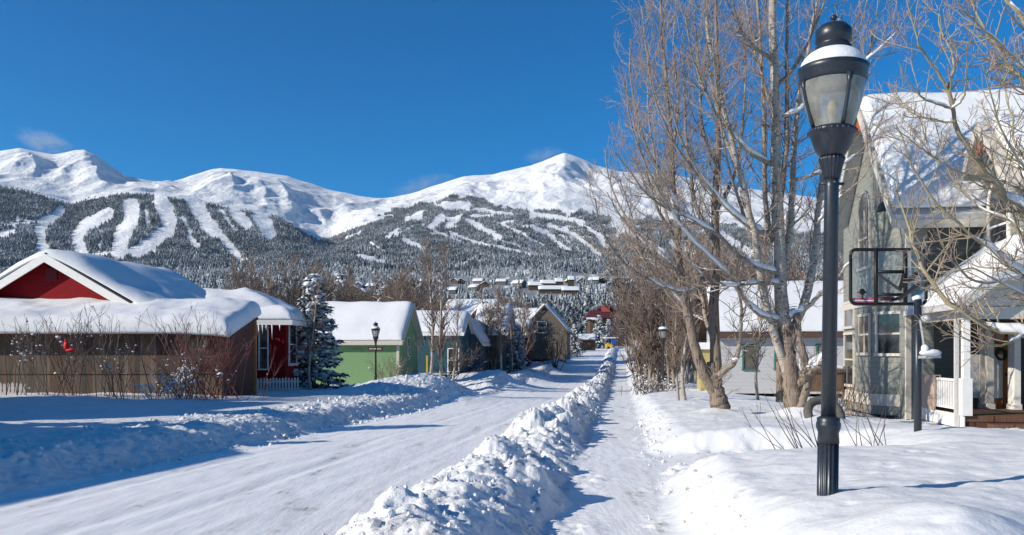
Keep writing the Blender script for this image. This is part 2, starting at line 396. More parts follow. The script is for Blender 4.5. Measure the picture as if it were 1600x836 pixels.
def height(s, t, fine=False):
    s = np.asarray(s, float); t = np.asarray(t, float)
    z = zr(t) + 0 * s
    # verge left
    le = -8.1 + .30 * perlin(t * .16, 0 * t + 3.3, 5)
    lb = .46 * sst(0, 1.2, le - s) + .08 * sst(1.0, 3., le - s) + .22 * sst(3, 12, le - s)
    side = gate(50.5, 57.0, 1.0, t) * sst(0, 1.5, le - s)
    lb = lb * (1 - .84 * side)
    pile = 0 * s
    for ps, pt, rs, rt, h in PILES:
        pile = pile + h * np.exp(-((s - ps) / rs) ** 2 - np.abs((t - pt) / rt) ** 2.6)
    z = z + lb + pile
    # berm between road and footway
    Hb = .37 + .20 * perlin(t * .26, 0 * t + 1.7, 9) + .22 * np.exp(-((t - 10.9) / 1.3) ** 2) - .14 * np.exp(-((t - 15.2) / 1.5) ** 2) + .10 * np.exp(-((t - 24) / 4.) ** 2)
    c = -1.8 + .14 * perlin(t * .3, 0 * t + 8.1, 11) + .22 * (1 - sst(9, 16, t))
    wl = 1.12 + .10 * (1 - sst(9, 13, t)) + .14 * perlin(t * .5, 0 * t + 2.2, 31); wr = 1.02 - .10 * (1 - sst(9, 14, t)) + .15 * perlin(t * .6, 0 * t + 5.2, 33)
    q = np.where(s < c, (s - c) / wl, (s - c) / wr); b = np.clip(1 - np.abs(q), 0, 1)
    bm = Hb * (b ** 1.25 * (2.2 - 1.2 * b))
    z = z + bm
    # lawn right
    re = .62 + .16 * perlin(t * .45, 0 * t + 6.1, 21)
    lh = .68 - .20 * sst(14, 22, t) - .25 * sst(5, 9, s) * sst(12, 20, t)
    lh = lh + .05 * fbm(s * .35, t * .35, 3, 41)
    tq = t + .10 * (s - 1) + .25 * perlin(s * .8, t * .3, 43); cut = sst(12.4, 14.8, tq) * (1 - sst(17.0, 17.7, tq)) * (1 - sst(3.9, 5.6, s))
    lh = lh * (1 - .80 * cut)
    lawn = lh * (sst(0, 1.0, s - re) * .74 + .26 * sst(.4, 2.2, s - re))
    lawn = lawn + .20 * np.exp(-((s - 2.3) / .65) ** 2 - ((t - 6.1) / .6) ** 2)      # mound at the front
    lawn = lawn - .42 * sst(1.9, 4.6, s) * sst(6.9, 5.2, t)                              # falls away to the right
    lawn = lawn + .12 * np.exp(-((s - 7) / 2.) ** 2 - ((t - 16.5) / 2.2) ** 2) + .16 * sst(2.2, 7, s) * gate(6.6, 13, 1.2, t)
    lawn = lawn + .10 * np.exp(-((s - 2.0) / .8) ** 2 - ((t - 7.7) / .8) ** 2)
    for mx, my, mh in ((6.07, 24.5, .16), (7.78, 23., .20), (7.95, 22.6, .16), (7.35, 19.6, .22)):
        ms, mt_ = st(mx, my); lawn = lawn + mh * np.exp(-((s - ms) / .65) ** 2 - ((t - mt_) / .55) ** 2)
    z = z + np.where(s > .3, lawn, 0)
    far = sst(20, 120, np.abs(s + 4)); z = z + far * 2.5
    if fine:
        rb = np.clip(bm / .25, 0, 1); w1, i1 = worley(s * 3.6 + .25 * perlin(s * 7, t * 7, 2), t * 3.6, 3); w2, i2 = worley(s * 9, t * 9, 4); w3, i3 = worley(s * 19, t * 19, 8)
        lump = (.12 * np.sqrt(np.clip(.75 - w1, 0, 1)) * i1 ** 2.5 + .055 * np.sqrt(np.clip(.7 - w2, 0, 1)) * i2 ** 2 + .022 * np.sqrt(np.clip(.7 - w3, 0, 1)) * i3)
        z = z + rb * (.55 * lump * (.3 + .9 * sst(-.3, .4, fbm(s * .9, t * .9, 2, 52))) + .30 * np.sqrt(np.clip(.8 - worley(s * 1.5 + .3 * perlin(s * 3, t * 3, 6), t * 1.5, 12)[0], 0, 1)) * worley(s * 1.5 + .3 * perlin(s * 3, t * 3, 6), t * 1.5, 12)[1] ** 1.5 + .085 * fbm(s * 1.7, t * 1.7, 5, 51, .6)) * np.clip(t / 12, .8, 1.5)
        # crumbs at the toe of the berm and at the lawn edge
        toe = gate(-.95, -.1, .35, s) * (1 - rb) + gate(.35, 1.0, .2, s) * .8
        z = z + toe * (.5 * lump * sst(.45, .75, fbm(s * .8, t * .5, 2, 61) + .5) + .01 * perlin(s * 9, t * 9, 62))
        rl = gate(-10.6, -8.2, .45, s) + .5 * gate(-14, -10.6, .6, s) * sst(34, 40, t); rl = np.clip(rl + np.clip(pile * 1.6, 0, 1), 0, 1) * (1 - side)
        z = z + rl * (.8 * lump + .035 * billow(s * 2.6, t * 2.6, 3, 73) + .05 * fbm(s * 1.1, t * 1.1, 5, 71, .6))
        z = z + sst(-12, -14, s) * (.06 * fbm(s * .5, t * .5, 4, 81))
        rd = gate(-8.0, -2.9, .3, s); mw = .18 * perlin(t * .05, 0 * t + 4.4, 93)
        for sc_ in (-3.75, -5.15, -5.75, -7.2): z = z - rd * .016 * np.exp(-((s - sc_ - mw) / .13) ** 2) * sst(-.4, .3, perlin(t * .12, 0 * t + sc_, 94)) + rd * .006 * np.exp(-((s - sc_ - mw - .22) / .06) ** 2)
        z = z + rd * (.010 * fbm(s * 3, t * .35, 4, 91) + .006 * perlin(s * 8, t * 2.2, 92) + .05 * (1 - ((s + 5.5) / 2.7) ** 2))
        wk = gate(-.7, .6, .12, s); w, i_ = worley(s * 5, t * 5, 15)
        z = z + wk * (.005 * fbm(s * 4, t * 1.2, 4, 101) + .012 * np.clip(.3 - w, 0, 1) * (i_ > .6))
        lw = sst(.8, 1.6, s); w, i_ = worley(s * 2.3, t * 2.3, 18)
        z = z + lw * (.022 * fbm(s * 1.8, t * 1.8, 5, 111) - .10 * np.clip(.24 - w, 0, 1) * (i_ > .72))
        # thrown lumps on the lawn along the footway and in the cut
        z = z + .9 * lump * (gate(.75, 1.5, .2, s) * sst(.5, .8, fbm(s, t * .8, 2, 121) + .45) + .8 * cut * sst(1, 2, s)) * .8
        z = z + lump * gate(19, 23.5, .8, t) * gate(6.5, 16, 1, s) * .8
    return z
def G(X, Y):
    s, t = st(X, Y); return float(height(s, t))
tt = np.concatenate([np.linspace(-30, 3.2, 24), 3.4 * np.exp(np.arange(0, 1150) * .00405)]); tt = tt[tt < 340]
def gridmesh(name, sa, mat, fine=True):
    Sg, Tg = np.meshgrid(sa, tt); Z = height(Sg, Tg, fine); X, Y = xy(Sg, Tg)
    nT, nS = Sg.shape; idx = np.arange(nT * nS).reshape(nT, nS)
    Fc = np.stack([idx[:-1, :-1], idx[:-1, 1:], idx[1:, 1:], idx[1:, :-1]], -1).reshape(-1, 4)
    o = mk(name, np.stack([X, Y, Z], -1), Fc, mat); return o
s_left = np.concatenate([np.linspace(-300, -60, 25)[:-1], np.linspace(-60, -30, 30)[:-1], np.linspace(-30, -13, 100)[:-1], np.linspace(-13, -8.25, 150)])
s_road = np.linspace(-8.25, -2.95, 74); s_berm = np.linspace(-2.95, -.62, 92); s_walk = np.linspace(-.62, .60, 36)
s_right = np.concatenate([np.linspace(.60, 5.5, 130)[:-1], np.linspace(5.5, 16, 100)[:-1], np.linspace(16, 50, 40)[:-1], np.linspace(50, 300, 25)])
struct(gridmesh('snowy_verge_ground', s_left, M['snow_bank'])); struct(gridmesh('road', s_road, M['road']))
struct(gridmesh('snow_berm_ground', s_berm, M['snow_berm'])); struct(gridmesh('sidewalk', s_walk, M['road'])); struct(gridmesh('snowy_lawn_ground', s_right, M['snow']))

def clods():
    n = 1900; s = rng.uniform(-2.9, -.6, n); t = 5 * np.exp(rng.uniform(0, 1, n) ** .9 * math.log(11))
    s2 = rng.uniform(-11, -7.8, 1800); t2 = rng.uniform(12, 48, 1800); s3 = rng.uniform(.45, 1.3, 500); t3 = rng.uniform(6, 30, 500)
    s = np.concatenate([s, s2, s3]); t = np.concatenate([t, t2, t3])
    keep = (s > -8.4) & (s < -.2) | (rng.random(len(s)) < .8); s = s[keep]; t = t[keep]
    r = .010 + .036 * rng.random(len(s)) ** 4 * (.6 + t / 20); big = rng.random(len(s)) < .012; r[big] *= 2.0
    keep = (s < -.8) | (s > .72) | (rng.random(len(s)) < .25); s = s[keep]; t = t[keep]; r = np.where((s > -.75) & (s < .62), r[keep] * .5, r[keep])
    z = height(s, t, True) + r * .15; X, Y = xy(s, t)
    Rr = r[:, None] * rng.uniform(.7, 1.25, (len(r), 3)); v, f = blobs(np.stack([X, Y, z], 1), Rr, 1, .2)
    stuff(mk('snow_clods', v, f, M['snow_berm'], smooth=False), 'loose crumbled snow clods along the plowed banks', 'snow')
clods()

# ------------------------------------------------------------------ the mountains and the valley
FX = np.array([-700, -200, 0, 30, 60, 85, 110, 132, 150, 175, 197, 240, 268, 300, 330, 345, 375, 420, 450, 480, 520, 560, 600, 640, 690, 725, 770, 800, 830, 860, 882, 900, 930, 970, 1010, 1060, 1120, 1200, 1280, 1400, 1600, 1900, 2600])
FY = np.array([300, 255, 236, 231, 238, 241, 236, 233, 243, 261, 276, 284, 285, 274, 265, 262, 265, 271, 275, 285, 297, 306, 310, 303, 287, 275, 272, 265, 257, 246, 238, 244, 258, 268, 271, 274, 288, 298, 310, 320, 330, 340, 360])
MX = np.array([-700, -200, 0, 60, 110, 150, 200, 250, 330, 430, 470, 500, 520, 560, 600, 700, 800, 900, 1000, 1200, 1600, 2600])
MY = np.array([250, 270, 288, 301, 318, 308, 300, 303, 317, 336, 358, 374, 384, 369, 356, 348, 348, 348, 352, 366, 385, 400])
def smooth1(a, n):
    k = np.hanning(n); k /= k.sum(); return np.convolve(np.pad(a, n // 2, 'edge'), k, 'valid')
_xg = np.arange(-700, 2600.); _fy = smooth1(np.interp(_xg, FX, FY), 11); _my = smooth1(np.interp(_xg, MX, MY), 25)
LV = np.array([290, 450, 700, 900, 1300, 2000, 2700, 3400, 4200, 4700, 5300, 6500, 8000, 9600, 12000.])
def terrain():
    xs = np.concatenate([np.arange(-700, -60, 12.), np.arange(-60, 1660, 2.), np.arange(1660, 2600, 12.)]); nx = len(xs)
    yF = np.interp(xs, _xg, _fy); yM = np.interp(xs, _xg, _my); w = sst(490, 570, xs)
    z0 = np.zeros(nx)
    prof = [z0 + 547, z0 + 527, z0 + 478, z0 + 456, z0 + 440, z0 + 424, z0 + 411, .5 * 411 + .5 * yM, yM]
    pL = [yM + 12, yM + 6, yM * .42 + yF * .58]; pR = [yM - .14 * (yM - yF), yM - .34 * (yM - yF), yM - .66 * (yM - yF)]
    prof += [a * (1 - w) + b * w for a, b in zip(pL, pR)]
    prof += [yF, yF + 45, yF + 140]
    Pm = np.stack(prof, 0)
    Ys = np.concatenate([np.exp(np.linspace(math.log(290), math.log(2600), 110))[:-1], np.linspace(2600, 8000, 210)[:-1], np.linspace(8000, 12000, 24)])
    lv = np.log(LV); Yg = np.empty((len(Ys), nx))
    for j in range(nx): Yg[:, j] = np.interp(np.log(Ys), lv, Pm[:, j])
    # ease the creases between levels, but keep the two crest lines
    k = np.array([1, 2, 3, 2, 1.]); k /= k.sum(); Sm = sum(kk * np.roll(Yg, i - 2, 0) for i, kk in enumerate(k)); Sm[:3] = Yg[:3]; Sm[-3:] = Yg[-3:]
    Yg = Sm
    X = (xs[None] - CX) / F * Ys[:, None]; Yw = np.broadcast_to(Ys[:, None], X.shape); Z = EZ + (HY - Yg) / F * Yw
    amp = np.interp(Ys, [290, 700, 1500, 2600, 4200, 5000, 6000, 7300, 8000, 8600, 12000], [0, 3, 12, 22, 18, 26, 52, 34, 7, 40, 60])[:, None]
    wx = X + 120 * fbm(X / 900, Yw / 900, 2, 5)
    rid = 1 - 2.2 * np.abs(perlin(wx / 520, Yw / 1900, 3)) + .5 * (1 - 2.2 * np.abs(perlin(wx / 240, Yw / 800, 4))) + .35 * fbm(wx / 130, Yw / 260, 4, 6)
    wq = np.clip(w * 1.0, 0, 1)[None]
    Z = Z + amp * (rid - .25) * .75
    for x0, dx, A, wl, wr, ya, yb in ((132, 26, 120, 70, 16, 5600, 7950), (36, 20, 90, 60, 14, 5600, 7900), (345, 22, 80, 60, 16, 5600, 7900), (430, 24, 70, 50, 12, 5500, 7800), (882, -10, 90, 70, 26, 5700, 7950), (760, -30, 60, 60, 18, 5200, 7600), (690, -30, 50, 50, 16, 5200, 7500), (960, 10, 60, 60, 20, 5200, 7700)):
        xc = x0 + dx * (8000 - Yw) / 2400 + 10 * perlin(Yw / 500, 0 * Yw + x0, 77); u_ = xs[None] - xc
        Z = Z + .62 * A * np.where(u_ < 0, np.exp(np.minimum(u_, 0) / wl), np.exp(-np.maximum(u_, 0) / wr)) * sst(ya, ya + 800, Yw) * (1 - sst(yb - 1300, yb - 250, Yw))
    idx = np.arange(X.size).reshape(X.shape)
    Fc = np.stack([idx[:-1, :-1], idx[:-1, 1:], idx[1:, 1:], idx[1:, :-1]], -1).reshape(-1, 4)
    return xs, Ys, X, Yw, Z, Fc
TX, TYs, TXw, TYw, TZ, TF = terrain()
RUNS = [([(770, 345), (800, 358), (830, 372)], 4), ([(660, 352), (690, 366), (720, 378)], 5), ([(905, 350), (925, 360), (948, 372)], 5), ([(880, 372), (900, 388), (915, 402)], 4), ([(760, 372), (800, 380), (840, 396)], 4), ([(580, 380), (600, 392)], 6), ([(640, 356), (620, 368)], 5), ([(540, 372), (565, 362)], 5),
        ([(150, 352), (160, 370), (156, 392)], 5), ([(228, 330), (232, 350), (226, 366)], 5), ([(284, 336), (292, 352), (300, 366)], 6), ([(344, 328), (356, 344), (366, 360)], 6), ([(396, 336), (404, 352)], 7), ([(30, 340), (24, 356)], 6),
        ([(96, 330), (62, 358), (68, 392)], 17), ([(170, 334), (134, 352), (121, 370), (128, 400)], 21), ([(205, 322), (206, 345), (192, 368), (188, 395)], 27),
        ([(252, 314), (264, 340), (264, 360), (246, 374), (215, 394)], 25), ([(305, 314), (320, 344), (332, 360)], 25), ([(332, 356), (352, 376), (364, 392), (382, 408)], 14), ([(366, 330), (386, 352)], 19),
        ([(410, 334), (421, 366)], 22), ([(296, 370), (308, 384)], 11), ([(0, 352), (60, 345), (100, 330)], 7), ([(0, 367), (20, 362)], 12), ([(60, 388), (110, 400), (180, 396), (240, 392)], 9),
        ([(732, 345), (752, 356), (782, 372)], 9), ([(786, 350), (816, 366), (850, 385)], 6), ([(833, 355), (857, 365), (874, 382), (889, 391)], 9), ([(858, 352), (897, 366), (918, 382), (937, 400)], 8),
        ([(932, 366), (950, 387)], 9), ([(960, 346), (995, 368), (1034, 396)], 14), ([(704, 364), (742, 379), (790, 389), (829, 398)], 6), ([(631, 374), (663, 390)], 10), ([(636, 343), (650, 338)], 10),
        ([(690, 340), (676, 354)], 13), ([(720, 338), (700, 354)], 10), ([(606, 372), (622, 358)], 8), ([(560, 352), (610, 336)], 6), ([(567, 406), (590, 413), (645, 415), (752, 409)], 5), ([(813, 416), (828, 434)], 8), ([(898, 405), (943, 409)], 5),
        ([(1050, 380), (1090, 400)], 12), ([(1130, 370), (1180, 400)], 14), ([(750, 328), (800, 336)], 7), ([(840, 336), (910, 346)], 9), ([(560, 400), (600, 409)], 9), ([(696, 322), (730, 322)], 15)]
TLX = np.array([-700, 0, 60, 110, 150, 200, 250, 330, 430, 470, 500, 515, 560, 600, 640, 700, 750, 765, 790, 830, 870, 920, 960, 1050, 1200, 1600, 2600])
TLY = np.array([270, 291, 304, 320, 310, 303, 306, 320, 339, 361, 377, 372, 354, 335, 315, 303, 300, 318, 326, 328, 331, 334, 340, 345, 360, 380, 400])
def forest_mask(x, y, Y):
    n = fbm(x * .05, y * .09, 3, 201)
    tl = np.interp(x, TLX, TLY) + 7 * n * (x > 560)
    m = (y > tl) & (Y < 5700)
    xx = x + 3. * perlin(x * .09, y * .14, 203) + 1.6 * perlin(x * .25, y * .35, 213); yy = y + 2. * perlin(x * .09, y * .15, 204)
    d = np.full(x.shape, 99.)
    for pts, w in RUNS:
        for (ax, ay), (bx, by) in zip(pts[:-1], pts[1:]):
            vx, vy = bx - ax, by - ay; k = np.clip(((xx - ax) * vx + (yy - ay) * vy) / (vx * vx + vy * vy), 0, 1)
            d = np.minimum(d, np.hypot(xx - ax - k * vx, yy - ay - k * vy) - w * .5)
    m &= d > 0
    m &= ~((perlin(x * .06, y * .14, 207) > .42) & (y > 412))
    m &= ~((perlin(x * .045, y * .12, 208) > .40) & (x > 640) & (y < 372))
    return m
pY = HY - (TZ - EZ) * F / TYw; pX = np.broadcast_to(TX[None], pY.shape)
fm = forest_mask(pX, pY, TYw)
def mountain_mat():
    m, nt, p = newmat('mountain_snow_and_rock'); g = N(nt)
    c = g.coord(scale=(.001, .001, .001)); geo = g.node('ShaderNodeNewGeometry'); nz = g.sep(geo.outputs['Normal'])[2]
    n1 = g.noise(c, 9, 8, .7, .6); n2 = g.noise(c, 55, 6, .7); n3 = g.noise(g.coord(scale=(.001, .0004, .001)), 3.2, 5, .6)
    rk = g.math('MULTIPLY', g.ramp(n1, [(.51, (0, 0, 0)), (.62, (1, 1, 1))]), g.ramp(n2, [(.42, (0, 0, 0)), (.62, (1, 1, 1))]))
    steep = g.ramp(nz, [(.80, (1, 1, 1)), (.93, (0, 0, 0))])
    att = g.node('ShaderNodeAttribute', attribute_name='bare')
    rk = g.math('MULTIPLY', g.math('MULTIPLY', rk, g.math('MULTIPLY_ADD', steep, .8, .25)), att.outputs['Fac'])
    col = g.mix(g.math('MULTIPLY', rk, .9), (.86, .865, .87), (.15, .14, .14))
    fa = g.node('ShaderNodeAttribute', attribute_name='wooded')
    col = g.mix(g.math('MULTIPLY', fa.outputs['Fac'], .8), col, (.15, .165, .17))
    g.l(col, p.inputs['Base Color']); p.inputs['Roughness'].default_value = .8; p.inputs['Specular IOR Level'].default_value = .1
    b = g.bump(n1, p, .5, 60); g.bump(n2, p, .35, 12, b); return m
mt = struct(mk('mountains', np.stack([TXw, TYw, TZ], -1), TF, mountain_mat()))
a = mt.data.attributes.new('wooded', 'FLOAT', 'POINT'); a.data.foreach_set('value', fm.astype(np.float32).ravel())
bare = sst(4300, 5600, TYw) ; a = mt.data.attributes.new('bare', 'FLOAT', 'POINT'); a.data.foreach_set('value', bare.astype(np.float32).ravel())
def ty_at(x, y):
    """depth at which the terrain is met along a sight line"""
    j = int(np.clip(np.searchsorted(TX, x), 0, len(TX) - 1)); col = pY[:, j]
    i = int(np.argmax(col <= y)); return TYs[max(i, 1)]
def terr_z(X, Y):
    x = X / Y * F + CX; j = np.clip(np.searchsorted(TX, x), 1, len(TX) - 1); i = np.clip(np.searchsorted(TYs, Y), 1, len(TYs) - 1)
    fy = np.clip((Y - TYs[i - 1]) / (TYs[i] - TYs[i - 1]), 0, 1); fx = np.clip((x - TX[j - 1]) / (TX[j] - TX[j - 1]), 0, 1)
    return (TZ[i - 1, j - 1] * (1 - fx) + TZ[i - 1, j] * fx) * (1 - fy) + (TZ[i, j - 1] * (1 - fx) + TZ[i, j] * fx) * fy
M['far_forest'] = frosted('frosted_forest', (.070, .086, .102), -.26, .16)
M['mid_forest'] = frosted('snowy_conifers', (.038, .050, .055), .02, .5)
def conif_template(layers, k, jag):
    vs = []; fs = []; n = 0
    for i in range(layers):
        z0 = .08 + .80 * i / layers; z1 = min(1., z0 + 1.5 / layers if i < layers - 1 else 1.); r = .21 * (1 - .80 * i / layers)
        a = np.arange(k) * 2 * math.pi / k + i * .6
        rr = r * (1 + jag * np.where(np.arange(k) % 2, -1, 1))
        vs.append(np.concatenate([np.stack([np.cos(a) * rr, np.sin(a) * rr, np.full(k, z0) - .03 * np.where(np.arange(k) % 2, -1, 1)], 1), [[0, 0, z1]]]))
        fs += [(n + j, n + (j + 1) % k, n + k) for j in range(k)]; n += k + 1
    return np.concatenate(vs), np.array(fs)
def forest(name, mask, n, hmin, hmax, layers, k, mat, wmul=1.):
    # weight by the picture area a cell covers plus a share of its real area
    a_s = np.where((pX[1:, 1:] > -80) & (pX[1:, 1:] < 1680), 1., .6) * np.abs((pX[1:, 1:] - pX[1:, :-1]) * (pY[:-1, :-1] - pY[1:, :-1])); a_w = np.abs((TXw[1:, 1:] - TXw[1:, :-1]) * (TYw[1:, 1:] - TYw[:-1, 1:]))
    inside = (pX[1:, 1:] > -420) & (pX[1:, 1:] < 2000)
    mm = mask[1:, 1:] & inside; w = (np.clip(a_s, 0, 50) + .25 * a_s[mm].mean() * a_w / a_w[mm].mean()) * mm
    w = w.ravel() / w.sum(); c = np.searchsorted(np.cumsum(w), rng.random(n)); c = np.clip(c, 0, w.size - 1)
    i, j = np.divmod(c, mm.shape[1]); fx = rng.random(n); fy = rng.random(n)
    Y = TYs[i] + (TYs[i + 1] - TYs[i]) * fy; x = TX[j] + (TX[j + 1] - TX[j]) * fx; X = (x - CX) / F * Y; Z = terr_z(X, Y) - .6
    h = rng.uniform(hmin, hmax, n) * (.75 + .35 * rng.random(n)); wd_ = h * rng.uniform(.8, 1.25, n) * wmul
    v, f = conif_template(layers, k, .22); ang = rng.uniform(0, 6.28, n); ca, sa = np.cos(ang), np.sin(ang)
    V = np.stack([(v[None, :, 0] * ca[:, None] - v[None, :, 1] * sa[:, None]) * wd_[:, None] + X[:, None], (v[None, :, 0] * sa[:, None] + v[None, :, 1] * ca[:, None]) * wd_[:, None] + Y[:, None], v[None, :, 2] * h[:, None] + Z[:, None]], -1)
    Fc = f[None] + (np.arange(n) * len(v))[:, None, None]
    return mk(name, V.reshape(-1, 3), Fc.reshape(-1, 3), mat, smooth=False)
TOWN = [(560, 452), (575, 458), (592, 452), (606, 456), (566, 468), (583, 470), (600, 466), (616, 462), (548, 460), (628, 450), (570, 478), (598, 481), (720, 432), (745, 440), (760, 452), (735, 452), (712, 446), (780, 446), (790, 432), (700, 458), (690, 442), (800, 455),
      (905, 426), (920, 432), (890, 416), (1012, 430), (940, 440), (655, 446), (668, 436), (640, 462), (960, 452), (985, 440)]
LODGES = [(826, 452), (845, 436), (842, 460), (878, 463), (868, 436), (888, 447)]
def near_town(x, y):
    m = np.zeros(x.shape, bool)
    for hx, hy in TOWN: m |= (np.abs(x - hx - 4) < 13) & (y > hy - 1) & (y < hy + 13)
    m |= (x > 812) & (x < 905) & (y > 440) & (y < 474)
    return m
stuff(forest('forest', fm & (TYw > 1900), 105000, 13, 20, 2, 5, M['far_forest'], 1.05), 'frosted conifer forest covering the slopes of the ski mountains', 'forest')
stuff(forest('valley_forest', (fm | (perlin(pX * .05, pY * .1, 301) > -.1)) & (TYw > 560) & (TYw <= 1900) & ~near_town(pX, pY), 14000, 7, 14, 4, 7, M['mid_forest']), 'snowy conifer woods on the lower valley side behind the town', 'forest')

# ------------------------------------------------------------------ trees
def resample(pts, n):
    pts = np.asarray(pts, float); d = np.concatenate([[0], np.cumsum(np.linalg.norm(np.diff(pts, axis=0), axis=1))])
    # Catmull-Rom through the points, then even spacing
    q = []
    for i in range(len(pts) - 1):
        p0 = pts[max(i - 1, 0)]; p1 = pts[i]; p2 = pts[i + 1]; p3 = pts[min(i + 2, len(pts) - 1)]
        for k in np.linspace(0, 1, 8, endpoint=False):
            q.append(.5 * ((2 * p1) + (p2 - p0) * k + (2 * p0 - 5 * p1 + 4 * p2 - p3) * k * k + (3 * p1 - p0 - 3 * p2 + p3) * k ** 3))
    q.append(pts[-1]); q = np.array(q); d = np.concatenate([[0], np.cumsum(np.linalg.norm(np.diff(q, axis=0), axis=1))])
    return np.stack([np.interp(np.linspace(0, d[-1], n), d, q[:, i]) for i in range(3)], 1)
def grow(start, dirs, L, n, wig, up, r0, r1):
    m = len(start); P = np.empty((m, n, 3)); P[:, 0] = start; d = dirs / np.linalg.norm(dirs, axis=1, keepdims=True); stp = (L / (n - 1))[:, None]
    for i in range(1, n):
        d = d + rng.normal(0, wig, (m, 3)); d[:, 2] += up; d /= np.linalg.norm(d, axis=1, keepdims=True); P[:, i] = P[:, i - 1] + d * stp
    k = np.linspace(0, 1, n)[None]; return P, r0[:, None] * (1 - k) + r1[:, None] * k if np.ndim(r1) else r0[:, None] * (1 - k) + r1 * k
def spawn(P, Rr, dens, tmin, lmin, lmax, ang, n, wig, up, rk, r1, taper=.5, upb=.3, rmax=.03, azb=None):
    m, k, _ = P.shape; L = np.linalg.norm(np.diff(P, axis=1), axis=2).sum(1); cnt = rng.poisson(np.maximum(L * (1 - tmin) * dens, .01)); pi = np.repeat(np.arange(m), cnt); q = len(pi)
    if q == 0: return np.zeros((0, n, 3)), np.zeros((0, n))
    t = tmin + (1 - tmin) * rng.random(q); f = t * (k - 1); i = np.minimum(f.astype(int), k - 2); fr = (f - i)[:, None]
    pos = P[pi, i] * (1 - fr) + P[pi, i + 1] * fr; tan = P[pi, i + 1] - P[pi, i]; tan /= np.linalg.norm(tan, axis=1, keepdims=True) + 1e-9
    rr = Rr[pi, i] * (1 - fr[:, 0]) + Rr[pi, i + 1] * fr[:, 0]
    v = rng.normal(0, 1, (q, 3)); v -= (v * tan).sum(1, keepdims=True) * tan; v /= np.linalg.norm(v, axis=1, keepdims=True)
    a = rng.normal(ang, .2, q)[:, None]; d = tan * np.cos(a) + v * np.sin(a); d[:, 2] += upb
    ln = rng.uniform(lmin, lmax, q) * (1 - taper * t)
    return grow(pos, d, ln, n, wig, up, np.minimum(rr * rk, rmax), r1)
def snow_on(P, Rr, amount=.9, thr=.75, sd=401, minr=.012):
    """snow lying along the upper side of limbs that are not too steep"""
    if len(P) == 0: return None
    T = np.gradient(P, axis=1); L = np.linalg.norm(T, axis=2) + 1e-9; flat = 1 - np.abs(T[..., 2]) / L
    nn = perlin(P[..., 0] * 1.1 + P[..., 2] * .7, P[..., 1] * 1.1 + P[..., 2] * .9, sd)
    k = sst(1 - thr - .18, 1 - thr + .22, flat) * sst(-.25, .15, nn) * (Rr > minr)
    k[:, 0] = 0; k[:, -1] = 0; keep = k.max(1) > .05
    if not keep.any(): return None
    P2 = P[keep].copy(); r = Rr[keep] * amount * k[keep] + .014 * k[keep] * (Rr[keep] > .02); P2[..., 2] += Rr[keep] * (.15 + .75 * k[keep]); return tubes(P2, r, 6)
